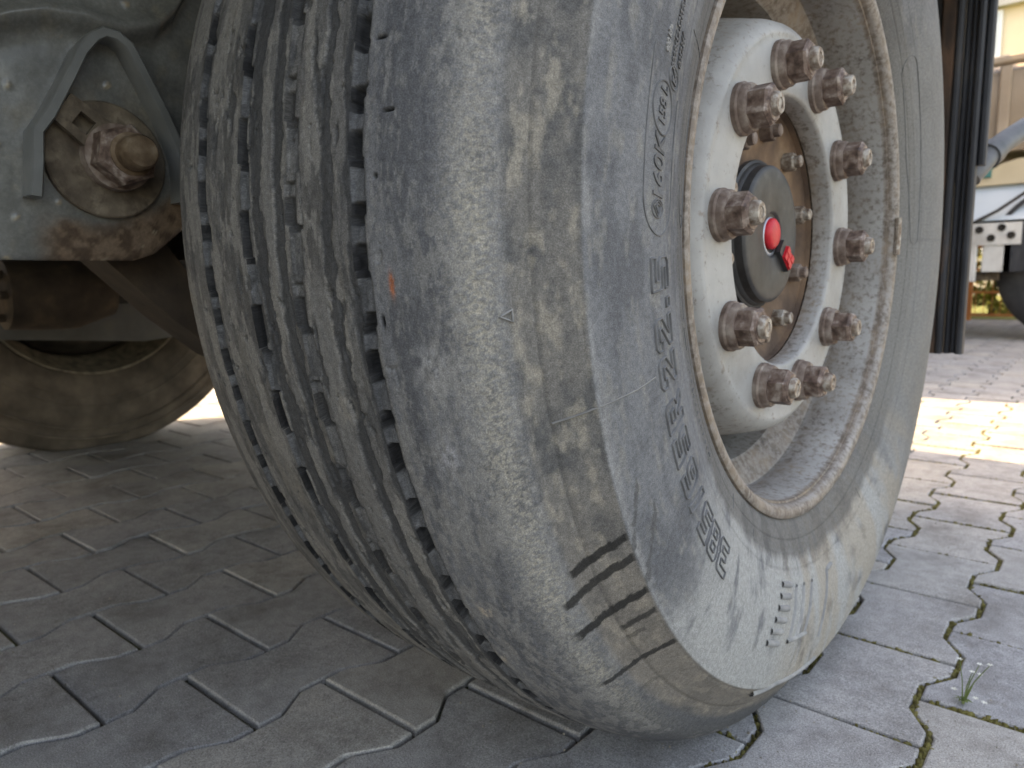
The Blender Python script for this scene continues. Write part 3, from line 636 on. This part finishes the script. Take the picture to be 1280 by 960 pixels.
# ---- suspension bracket beside the tyre
BX = -.352
ridge = np.array([(-.70, .650), (-.62, .668), (-.578, .693), (-.547, .709), (-.514, .716), (-.48, .711), (-.449, .717), (-.43, .737), (-.41, .775), (-.36, .83)])
bott = np.array([(-.70, .4935), (-.56, .4930), (-.483, .494), (-.462, .501), (-.434, .524), (-.412, .556), (-.39, .60), (-.36, .68)])
yy = np.linspace(-.70, -.36, 150); wv = np.linspace(0, 1, 190) ** 1.0
YY = yy[None] + 0 * wv[:, None]; zb = np.interp(YY, bott[:, 0], bott[:, 1]); ZZ = zb + (.92 - zb) * wv[:, None]
zr = np.interp(YY, ridge[:, 0], pchip(np.arange(10.), ridge[:, 1], np.arange(10.)))
zr = zr + .004 * np.sin(YY * 40)
dz = ZZ - zr
bx = BX + .017 * np.exp(-(dz / .0100) ** 2) + .006 * sst(-.004, .010, dz) + .0012 * (fbm(YY * 30, ZZ * 30, 4, 201) - .5) - .003 * sst(.006, 0, ZZ - zb)
bc = np.ones(YY.shape + (3,)) * np.array([.150, .153, .146])
bc = mix(bc, np.array([.118, .120, .113]), sst(.4, .62, fbm(YY * 25, ZZ * 25, 5, 203)))
bc = mix(bc, np.array([.165, .152, .125]), sst(.56, .74, fbm(YY * 60, ZZ * 60, 5, 205)) * .6)
bc = mix(bc, np.array([.16, .14, .11]), sst(.085, .03, np.hypot(YY + .503, ZZ - .60)) * sst(.3, .6, fbm(YY * 90, ZZ * 90, 4, 206)) * .7)
ru = sst(.048, .026, ZZ - zb + .03 * (fbm(YY * 28, ZZ * 28, 4, 207) - .5)) * sst(-.575, -.545, YY)
bc = mix(bc, np.array([.17, .10, .055]), ru * .7); bc = mix(bc, np.array([.075, .05, .035]), ru * sst(.45, .6, fbm(YY * 110, ZZ * 110, 4, 209)) * .9)
mud = sst(.80, .84, fbm(YY * 70, ZZ * 70, 3, 211)); bc = mix(bc, np.array([.27, .225, .16]), mud * .9); bx = bx + mud * .0012
nz, ny = YY.shape
Vb = np.stack([bx, YY, ZZ], -1)
low = np.stack([np.full(ny, BX - .055), yy, zb[0] + .004], -1)   # bottom flange folded inwards
Vb = np.concatenate([low[None], Vb], 0); bcol = np.concatenate([bc[:1], bc], 0)
ii = np.arange(nz)[:, None] * ny; jj = np.arange(ny - 1)[None]
Fb = np.stack([ii + jj, ii + jj + 1, ii + ny + jj + 1, ii + ny + jj], -1).reshape(-1, 4)
M['paint'] = toned('grey_chassis_paint', 0.27, 260, 0.10, 0.0006, 0.10, 0.6, attr=None)
hang = make('suspension_bracket', Vb.reshape(-1, 3), Fb, M['paint'], trailer, col=bcol.reshape(-1, 3)); hang['label'] = 'grey painted suspension hanger bracket with rusty pivot bolt'
rb = [(-.570, .548), (-.566, .580), (-.564, .604), (-.553, .620), (-.537, .650), (-.522, .680), (-.511, .694), (-.502, .700), (-.491, .6995), (-.481, .693), (-.467, .665), (-.452, .634), (-.442, .609), (-.438, .594), (-.437, .575), (-.438, .552)]
b = MB(); n = len(rb); vs = []
for k, (a, c) in enumerate(rb):
    p0 = rb[max(k - 1, 0)]; p1 = rb[min(k + 1, n - 1)]; t = Vector((p1[0] - p0[0], p1[1] - p0[1])).normalized(); nn = Vector((-t.y, t.x))
    w = .0050
    for (o_, x_) in ((-w, BX - .004), (-w, BX + .0235), (-w + .0016, BX + .0255), (w - .0016, BX + .0255), (w, BX + .0235), (w, BX - .004)):
        vs.append((x_, a + nn.x * o_, c + nn.y * o_))
fs = [(k * 6 + j, k * 6 + j + 1, (k + 1) * 6 + j + 1, (k + 1) * 6 + j) for k in range(n - 1) for j in range(5)] + [(0, 1, 2, 3, 4, 5), tuple(range((n - 1) * 6 + 5, (n - 1) * 6 - 1, -1))]
b.add(vs, fs)
M['greyrib'] = noisy('grey_rib_paint', [(.3, (.125, .132, .130)), (.6, (.165, .172, .168)), (.78, (.20, .20, .19))], 25, .32, 6, 0, 300, .3, .0006)
b.build('stop_rib', M['greyrib'], hang, True, 40)
v_, f_, _ = lathe([(BX - .001, .0540), (BX + .0065, .0540), (BX + .0080, .0525), (BX + .0080, .001)], 64, (0, -.5025, .588), flip=True)
wp = make('pivot_washer', v_, f_, M['ruststeel'], hang, sharp=40)
# adjusting tongue with a square hole
ca = Vector((0, -.525, .617)); ax_ = Vector((0, .80, -.60)).normalized(); bx_ = Vector((0, .60, .80)).normalized()
def tongue(l, w): return ca + ax_ * l + bx_ * w
o4 = [(-.0215, -.0145), (.036, -.0185), (.036, .0185), (-.0215, .0145)]; i4 = [(-.0075, -.0072), (.0075, -.0072), (.0075, .0072), (-.0075, .0072)]
vs = []
for x_ in (BX + .0130, BX + .0200):
    for q in (o4, i4): vs += [tuple(tongue(*p) + Vector((x_, 0, 0))) for p in q]
fs = []
for k in range(4):
    l = (k + 1) % 4; fs += [(8 + k, 8 + l, 12 + l, 12 + k), (k, l, 8 + l, 8 + k), (4 + k, 4 + l, 12 + l, 12 + k)]
MB().add(vs, fs).build('adjusting_tongue', M['ruststeel'], hang)
b = MB(); hexa(b, BX + .0202, BX + .0440, -.4965, .590, .0285, .35, .004); b.build('pivot_nut', M['nut'], hang)
v_, f_, _ = lathe([(BX + .008, .031), (BX + .0202, .0305), (BX + .0203, .01)], 32, (0, -.4965, .590), flip=True); make('nut_collar', v_, f_, M['washer'], hang, sharp=40)
v_, f_, _ = lathe([(BX + .040, .0200), (BX + .0455, .0195), (BX + .0460, .0160), (BX + .0640, .0155), (BX + .0670, .0135), (BX + .0672, .0001)], 28, (0, -.4945, .590), flip=True)
make('pivot_bolt', v_, f_, noisy('brassy_rust', [(.3, (.09, .058, .036)), (.5, (.17, .115, .072)), (.7, (.28, .21, .145))], 70, .6, 6, .3, 300, .5, .001), hang, sharp=40)
MB().box((-.512, -.70, .500), (-.500, -.12, .879)).build('inner_plate', M['dark'], hang)
MB().box((-.46, -.70, .88), (-.30, -.28, .915)).build('bracket_top_plate', M['undergrey'], hang)
# ---- arms, axle, brake can, far wheel
def arm(name, x0, x1, mat):
    top = [(-.545, .610), (-.46, .560), (-.40, .475), (-.36, .445), (-.30, .430), (.02, .425), (.33, .430), (.42, .44)]
    bot = [(-.545, .560), (-.50, .505), (-.43, .435), (-.37, .385), (-.30, .350), (.02, .325), (.30, .350), (.42, .40)]
    n = len(top); vs = [(x, *p) for x in (x0, x1) for p in top + bot]
    fs = [(k, k + 1, n + k + 1, n + k) for k in range(n - 1)] + [(2 * n + n + k, 2 * n + n + k + 1, 2 * n + k + 1, 2 * n + k) for k in range(n - 1)]
    fs += [(k, 2 * n + k, 2 * n + k + 1, k + 1) for k in range(n - 1)] + [(n + k + 1, 3 * n + k + 1, 3 * n + k, n + k) for k in range(n - 1)]
    fs += [(0, n, 3 * n, 2 * n), (n - 1, 3 * n - 1, 4 * n - 1, 2 * n - 1)]
    return MB().add(vs, fs).build(name, mat, trailer)
arm('trailing_arm', -.475, -.405, M['armdark']); arm('trailing_arm', -1.68, -1.60, M['undergrey'])
v_, f_, _ = lathe([(-2.0, .063), (-1.75, .066), (-.35, .066), (-.16, .06)], 40); make('axle_beam', v_, f_, M['dark'], trailer)
b = MB(); b.tube([(-1.42, -.34, .455), (-1.42, -.335, .455), (-1.42, -.27, .455), (-1.42, -.20, .455), (-1.42, -.12, .455)], [.045, .074, .078, .078, .05], 28); bc_ = b.build('brake_chamber', M['armdark'], trailer, True, 40)
for k in range(6): MB().tube([(-1.42 + .05 * math.cos(k), -.352, .455 + .05 * math.sin(k)), (-1.42 + .05 * math.cos(k), -.33, .455 + .05 * math.sin(k))], .009, 8).build('chamber_bolt', M['armdark'], bc_)
MB().tube([(-1.42, -.345, .455), (-1.40, -.45, .47), (-1.25, -.50, .56), (-1.05, -.45, .75), (-1.0, -.4, .95)], .012, 10).build('air_hose', M['dark'], trailer, True)
FX = -2.06
fp = [(-(a - XC) + FX if False else FX - (a - XC), b) for a, b in zip(_xa[::25], _Ra[::25])]
v_, f_, _ = lathe(fp, 160, flip=True)
# the far tyre is turned so that its inner side faces the near wheel
v_[:, 2] = np.maximum(v_[:, 2], .0006)
ft_ = make('tyre', v_, f_, M['fartyre'], trailer); ft_['label'] = 'brown dusty inner side of the tyre on the far side of the axle'
ring_ = []
for r0 in (.36, .385, .455, .485):
    v_, f_, _ = lathe([(FX + .1985 - (abs(r0 - .395) * .22), r0 - .003), (FX + .2010 - (abs(r0 - .395) * .22), r0), (FX + .1985 - (abs(r0 - .395) * .22), r0 + .003)], 120, flip=False)
    make('sidewall_ring', v_, f_, M['fartyre'], ft_)
v_, f_, _ = lathe([(FX + .160, .293), (FX + .168, .2985), (FX + .172, .2975), (FX + .1715, .292), (FX + .16, .289), (FX + .10, .281), (FX + .07, .258), (FX - .05, .25)], 120, flip=False)
fr_m = noisy('dusty_rim_edge', [(.3, (.10, .085, .065)), (.6, (.24, .21, .165))], 40, .8, 6)
fr_ = make('wheel_rim', v_, f_, fr_m, trailer)
v_, f_, _ = lathe([(FX - .05, .252), (FX - .10, .21), (FX - .11, .14), (FX - .10, .0001)], 64); make('wheel_disc', v_, f_, M['undergrey'], fr_)
v_, f_, _ = lathe([(FX + .02, .249), (FX + .125, .215), (FX + .14, .19), (FX + .145, .10), (FX + .145, .06)], 80); make('brake_drum', v_, f_, M['dark'], trailer)
# ---- unseen axle added ahead to shade the underbody
for cx_ in (FX,):
    v_, f_, _ = lathe([(cx_ + (a - FX), b) for a, b in fp], 96, (0, -1.31, H), flip=True); v_[:, 2] = np.maximum(v_[:, 2], .0006); make('tyre', v_, f_, M['fartyre'], trailer)
    v_, f_, _ = lathe([(cx_ + .16, .2985), (cx_ + .10, .281), (cx_ + .06, .12), (cx_, .0001)], 64, (0, -1.31, H), flip=True); make('wheel_rim', v_, f_, M['undergrey'], trailer)
v_, f_, _ = lathe([(-2.0, .063), (-.16, .063)], 32, (0, -1.31, H)); make('axle_beam', v_, f_, M['dark'], trailer)
# ---- mud flap behind the tyre and its stay
b = MB(); b.box((-.19, .700, .331), (.118, .712, .98)); fl = b.build('mud_flap', M['flap'], trailer); fl['label'] = 'black ribbed rubber mud flap hanging behind the tyre'
MB().box((.108, .690, .331), (.130, .7005, .98), .003).build('rusty_edge_strip', M['flaprust'], fl)
for (xa, xb, y0) in ((.1305, .1415, .688), (.1435, .1530, .694), (.1545, .1605, .690), (.1620, .1735, .686)):
    MB().box((xa, y0, .331 + rnd.uniform(-.002, .002)), (xb, .7125, .985), .0035).build('flap_rib', M['flap'], fl)
MB().box((.1745, .694, .655), (.1860, .7135, .99), .003).build('flap_clamp', M['flap'], fl)
MB().tube([(.158, .735, .640), (.166, .745, .655), (.176, .775, .679), (.192, .83, .708), (.215, .91, .742), (.245, 1.02, .775), (.262, 1.10, .79)], .0195, 16).build('mudguard_stay', M['pipe'], trailer, True)
MB().tube([(.176, .775, .679), (.182, .795, .690)], .0235, 16).build('stay_collar', M['pipe'], trailer, True)
MB().box((-2.25, .88, .42), (-.30, .94, .86), .01).build('shade_bar', M['undergrey'], trailer)  # unseen bar added to block low light from the rear
MB().box((-2.2, -2.75, .42), (.05, -2.05, .915), .02).build('shade_box', M['dark'], trailer)  # unseen box added to block light coming in from the front
# ---- body above (outside the picture, shades the place)
MB().box((-2.33, -7.5, 1.02), (.235, .97, 3.75)).build('load_body', noisy('trailer_body', [(.3, (.20, .22, .25)), (.7, (.30, .32, .35))], 2, .6, 4), trailer)
MB().box((-2.32, -7.4, 1.008), (.225, .96, 1.018)).build('bounce_blocker', M['dark'], trailer)  # unseen dark panel added to cut bounce light under the trailer
for xx_ in (-.47, -1.69): MB().box((xx_, -7.2, .916), (xx_ + .16, .95, .986)).build('chassis_rail', M['undergrey'], trailer)
for yy_ in (-.9, .80): MB().box((-1.528, yy_, .86), (-.472, yy_ + .10, .985)).build('cross_member', M['undergrey'], trailer)

WEED = (.295, .099)
# ------------------------------------------------------------------ the yard behind: truck, fence, hedge, building
def turn_y(prof, n, centre, flip=False):
    v, f, _ = lathe(prof, n, (0, 0, 0), flip=not flip); return np.stack([v[:, 1] + centre[0], v[:, 0] + centre[1], v[:, 2] + centre[2]], -1), f
truck = empty('parked_truck', (-1.6, 6.6, 0))
tag(truck, 'parked truck with beige load body, pale blue side panel and white brackets', 'truck')
M['beige'] = noisy('beige_body', [(.3, (.30, .235, .17)), (.55, (.38, .30, .225)), (.75, (.46, .38, .295))], 2.2, .55, 6, 0, 40, .2, .004)
ring_ = [(5.62, 1.36), (5.56, 1.46), (5.545, 1.75), (5.56, 1.90), (5.66, 1.96), (7.9, 1.96), (7.95, 1.9), (7.95, 1.45), (7.85, 1.36)]
vs = [(x_, a, c) for x_ in (-5.5, 1.9) for a, c in ring_]; n = len(ring_)
MB().add(vs, [tuple(range(n)), tuple(range(2 * n - 1, n - 1, -1))] + [(k, n + k, n + (k + 1) % n, (k + 1) % n) for k in range(n)]).build('load_body', M['beige'], truck, True, 30)
for x_ in np.arange(-5.1, 1.8, 1.15): MB().box((x_, 5.515, 1.40), (x_ + .07, 5.548, 1.93), .01).build('body_post', M['beige'], truck)
MB().box((-5.5, 5.50, 1.945), (1.9, 5.60, 2.0), .012).build('body_rail', M['beige'], truck)
cream = noisy('sunlit_cream', [(.3, (.62, .50, .33)), (.7, (.74, .62, .43))], 3, .6, 4)  # sunlit tone put into the colour; the panel itself lies in shade
arcp = [(-.70, 1.127), (-.62, 1.127), (-.54, 1.127), (-.46, 1.127), (-.36, 1.127), (.3, 1.127), (.6, 1.127)]
arct = [(-.70, 1.140), (-.62, 1.165), (-.54, 1.225), (-.46, 1.275), (-.36, 1.30), (.3, 1.31), (.6, 1.30)]; n = len(arcp)
vs = [(a, y_, c) for y_ in (5.62, 6.1) for a, c in arct + arcp]
fs = [(k, k + 1, n + k + 1, n + k) for k in range(n - 1)] + [(k, 2 * n + k, 2 * n + k + 1, k + 1) for k in range(n - 1)] + [(n + k, n + k + 1, 3 * n + k + 1, 3 * n + k) for k in range(n - 1)] + [(2 * n + k, 3 * n + k, 3 * n + k + 1, 2 * n + k + 1) for k in range(n - 1)] + [(0, n, 3 * n, 2 * n), (n - 1, 3 * n - 1, 4 * n - 1, 2 * n - 1)]
MB().add(vs, fs).build('sunlit_gap_panel', cream, truck)  # panel stands in for bright sunlit background behind the truck
MB().box((-.86, 5.60, 1.18), (-.52, 5.72, 1.30), .01).build('teal_box', noisy('teal', [(.3, (.03, .16, .15)), (.7, (.07, .26, .24))], 6, .5), truck)
blue = noisy('pale_blue_panel', [(.3, (.44, .52, .58)), (.7, (.56, .63, .68))], 1.5, .45, 4)
b = MB(); vs = [(x_, y_, z_) for x_ in (-2.4, 1.7) for (y_, z_) in ((5.50, .865), (5.66, 1.125), (6.2, 1.125), (6.2, .865))]
b.add(vs, [(0, 1, 2, 3), (7, 6, 5, 4), (0, 4, 5, 1), (1, 5, 6, 2), (2, 6, 7, 3), (3, 7, 4, 0)]); b.build('side_panel', blue, truck)
MB().tube([(-.70, 5.50, .80), (-.45, 5.49, .93), (-.2, 5.53, 1.12), (.0, 5.56, 1.22)], .012, 8).build('cable', M['dark'], truck, True)
white = noisy('chipped_white', [(.3, (.42, .40, .37)), (.5, (.62, .61, .58)), (.7, (.72, .71, .68))], 5, .6, 6, spots=((.16, .10, .06), 9, .6, .72))
b = MB(); br = MB().box((-.60, 5.46, .690), (-.29, 5.475, .845)).build('hole_plate', white, truck)
for (hx, hz) in ((-.545, .80), (-.47, .74), (-.41, .81), (-.35, .755)):
    v_, f_ = turn_y([(0, .0001), (.0, .026), (-.006, .026), (-.012, .02)], 14, (hx, 5.4595, hz)); make('bolt_hole', v_, f_, M['dark'], br)
MB().box((-.52, 5.47, .50), (-.34, 5.52, .688), .008).build('bracket_box', white, truck)
MB().box((-.605, 5.455, .43), (-.552, 5.50, .69), .008).build('support_leg', white, truck)
MB().box((-3.2, 5.56, .435), (-.42, 6.0, .505), .01).build('rusty_beam', M['ruststeel'], truck)
MB().box((-5.2, 5.9, .75), (1.8, 6.02, 1.30)).build('chassis_rail', M['dark'], truck)
for cx_ in (.07, -4.3):
    tp = [(-.14, .31), (-.155, .36), (-.155, .46), (-.13, .505), (-.10, .52), (.10, .52), (.13, .505), (.155, .46), (.155, .36), (.14, .31)]
    v_, f_ = turn_y(tp, 64, (cx_, 5.75, .5205)); tt = make('tyre', v_, f_, noisy('black_rubber', [(.3, (.02, .02, .022)), (.7, (.05, .05, .05))], 10, .8, 5), truck)
    v_, f_ = turn_y([(-.14, .31), (-.10, .29), (-.02, .25), (-.01, .12), (-.07, .10), (-.07, .0001)], 48, (cx_, 5.75, .5205)); make('wheel_rim', v_, f_, white, truck)
    gp_ = [(cx_ + .60 * math.cos(math.radians(a)), .5205 + .62 * math.sin(math.radians(a))) for a in range(-2, 183, 8)]
    n = len(gp_); vs = [(a * 1.0 + (cx_ - a) * t, y_, c - .02 * (t > 0)) for y_ in (5.52, 6.0) for t in (0, .05) for a, c in gp_]
    fs = [(k, k + 1, 2 * n + k + 1, 2 * n + k) for k in range(n - 1)] + [(n + k, 3 * n + k, 3 * n + k + 1, n + k + 1) for k in range(n - 1)] + [(k, n + k, n + k + 1, k + 1) for k in range(n - 1)]
    MB().add(vs, fs).build('mudguard', M['flap'], truck, True)
MB().box((-.40, 5.47, .50), (-.20, 5.54, .84), .012).build('mudguard_flap', M['flap'], truck)

fence = empty('mesh_fence', (-1.5, 8.4, 0)); tag(fence, 'orange mesh fence with posts behind the parked truck', 'fence')
fo = noisy('orange_fence', [(.3, (.55, .20, .075)), (.7, (.72, .32, .13))], 8, .6)
for x_ in np.arange(-6.0, 3.1, .62): MB().box((x_ - .025, 8.375, 0), (x_ + .025, 8.425, 1.05), .006).build('post', fo, fence)
for z_ in (.06, .30, .54, .78, 1.02): MB().box((-6.1, 8.36, z_ - .012), (3.1, 8.374, z_ + .012)).build('rail', fo, fence)
b = MB()
for x_ in np.arange(-6.0, 3.0, .075): b.tube([(x_, 8.352, .05), (x_, 8.352, 1.03)], .004, 4, False)
tag(b.build('wire', fo, fence), kind='stuff')
# hedge beyond the fence
def leaves(n, c, sz, ls, seed):
    q = np.random.default_rng(seed); u = q.normal(size=(n, 3)); u /= np.linalg.norm(u, axis=1)[:, None]; rr = q.uniform(.45, 1, n) ** .5
    p = np.array(c) + u * np.array(sz) * rr[:, None] * (1 + .25 * np.sin(u[:, :1] * 9) * np.cos(u[:, 2:] * 7)); p[:, 2] = np.maximum(p[:, 2], .03)
    a = q.normal(size=(n, 3)); a /= np.linalg.norm(a, axis=1)[:, None]; b_ = np.cross(a, q.normal(size=(n, 3))); b_ /= np.linalg.norm(b_, axis=1)[:, None]
    L_ = q.uniform(.6, 1.3, n)[:, None] * ls
    v = np.stack([p - a * L_, p + b_ * L_ * .45, p + a * L_, p - b_ * L_ * .45], 1).reshape(-1, 3)
    return v, np.arange(4 * n).reshape(-1, 4)
leafm = noisy('hedge_leaf', [(.3, (.09, .12, .018)), (.5, (.17, .19, .03)), (.7, (.27, .26, .05))], 3, .6, 4)
for k, x_ in enumerate((-5.2, -3.7, -2.3, -1.0, .4, 1.8)):
    sh_ = empty('shrub', (x_, 9.6, 0)); tag(sh_, 'yellow-green leafy shrub growing behind the orange fence', 'shrub', 'shrubs behind the fence')
    v_, f_ = leaves(2600, (x_, 9.6 + .1 * (k % 2), .60), (.85, .5, .62), .055, 40 + k); make('foliage', v_, f_, leafm, sh_, smooth=False)
    MB().tube([(x_, 9.6, 0), (x_ + .03, 9.6, .5), (x_ - .05, 9.62, .9)], [.035, .025, .01], 8).build('stem', M['dark'], sh_, True)
verge = make('grass_verge', [(-40, 8.55, .004), (40, 8.55, .004), (40, 26, .004), (-40, 26, .004)], [(0, 1, 2, 3)], noisy('verge_grass', [(.3, (.06, .08, .02)), (.6, (.12, .13, .035)), (.8, (.2, .19, .07))], 6, .9, 7, 0, 60, .6, .02), smooth=False)
tag(verge, kind='structure')
bld = empty('building', (-3.0, 20.0, 0)); tag(bld, 'cream rendered building with pale windows far behind the truck', 'building')
wallm = noisy('cream_render', [(.3, (.68, .56, .40)), (.7, (.78, .67, .50))], .8, .8, 5)
b = MB(); b.box((-16, 20.06, 0), (10, 28, 8.6)); b.build('wall', wallm, bld)
wm = noisy('white_window', [(.3, (.76, .77, .78)), (.7, (.82, .82, .82))], 1, .4); gm = noisy('window_glass', [(.3, (.45, .5, .55)), (.7, (.6, .65, .7))], .7, .15)
for zz_ in (1.1, 5.50):
    for x_ in (-14.2, -11.2, -8.2, -5.4, -3.55, .4, 3.4, 6.4):
        w_ = MB().box((x_, 20.0, zz_), (x_ + .92, 20.058, zz_ + 1.05)).build('window', wm, bld)
        MB().box((x_ - .06, 19.94, zz_ - .09), (x_ + .98, 19.998, zz_ - .005)).build('sill', wm, w_)
        for px_ in (.06, .49): MB().box((x_ + px_, 19.985, zz_ + .07), (x_ + px_ + .37, 19.998, zz_ + .98)).build('pane', gm, w_)
MB().box((-16.2, 19.85, 6.60), (10.2, 20.058, 6.95)).build('band_course', noisy('grey_band', [(.3, (.42, .41, .39)), (.7, (.52, .5, .47))], 1, .8), bld)
rf = MB().add([(-16.4, 19.6, 8.6), (10.4, 19.6, 8.6), (10.4, 24, 10.8), (-16.4, 24, 10.8), (-16.4, 28.4, 8.6), (10.4, 28.4, 8.6)], [(0, 1, 2, 3), (3, 2, 5, 4), (0, 3, 4), (1, 5, 2)]).build('roof', noisy('roof_tile', [(.3, (.22, .09, .05)), (.7, (.34, .15, .09))], 6, .8), bld)
# small weed with white flowers in a joint
wx, wy = WEED
weed = empty('weed', (wx, wy, 0)); tag(weed, 'tiny weed with white flowers growing from a paver joint', 'weed')
gm_ = noisy('weed_green', [(.3, (.07, .11, .03)), (.7, (.15, .19, .06))], 60, .7)
wf = noisy('white_petal', [(.3, (.72, .72, .62)), (.7, (.82, .82, .76))], 90, .6)
q = random.Random(5); tips = []
for k in range(5):
    ex, ey, hz = q.uniform(-.008, .022), q.uniform(-.004, .022), q.uniform(.026, .046)
    MB().tube([(wx, wy, -.004), (wx + ex * .4, wy + ey * .4, hz * .55), (wx + ex, wy + ey, hz)], [.0008, .0006, .0004], 6).build('stem', gm_, weed, True)
    tips.append((wx + ex, wy + ey, hz))
for (a, c, h_) in tips + [(wx + .012, wy - .006, .012), (wx - .01, wy + .004, .010), (wx + .02, wy - .002, .008)]:
    b = MB()
    for k in range(5):
        an = k * 1.257 + a * 900; b.add([(a, c, h_), (a + .0022 * math.cos(an - .45), c + .0022 * math.sin(an - .45), h_ + .0010), (a + .0036 * math.cos(an), c + .0036 * math.sin(an), h_ + .0008), (a + .0022 * math.cos(an + .45), c + .0022 * math.sin(an + .45), h_ + .0010)], [(0, 1, 2, 3)])
    b.build('flower', wf, weed)
for k in range(9):
    an = k * .7; l = q.uniform(.006, .012); c_, s_ = math.cos(an), math.sin(an)
    MB().add([(wx, wy, .000), (wx + l * .5 * c_ - .002 * s_, wy + l * .5 * s_ + .002 * c_, .005), (wx + l * c_, wy + l * s_, .003), (wx + l * .5 * c_ + .002 * s_, wy + l * .5 * s_ - .002 * c_, .004)], [(0, 1, 2, 3)]).build('leaf', gm_, weed)

# unseen trailer added further back to cast the shadow across the yard
tr2 = empty('shade_trailer', (-2.7, 5.4, 0)); tag(tr2, 'plain grey box trailer, unseen, added to cast a shadow across the yard', 'trailer')
MB().box((-3.85, 2.16, 1.1), (-1.30, 9.0, 3.5)).build('load_body', M['undergrey'], tr2)
MB().box((-3.6, 2.5, .45), (-1.75, 4.4, 1.098)).build('running_gear', M['dark'], tr2)
for x_ in (-3.75, -1.75):
    for y_ in (3.0, 4.3):
        v_, f_, _ = lathe([(x_ - .12, .3), (x_ - .15, .45), (x_ - .11, .52), (x_ + .11, .52), (x_ + .15, .45), (x_ + .12, .3), (x_ + .05, .0001)], 48, (0, y_, .5205), flip=True); make('tyre', v_, f_, M['fartyre'], tr2)
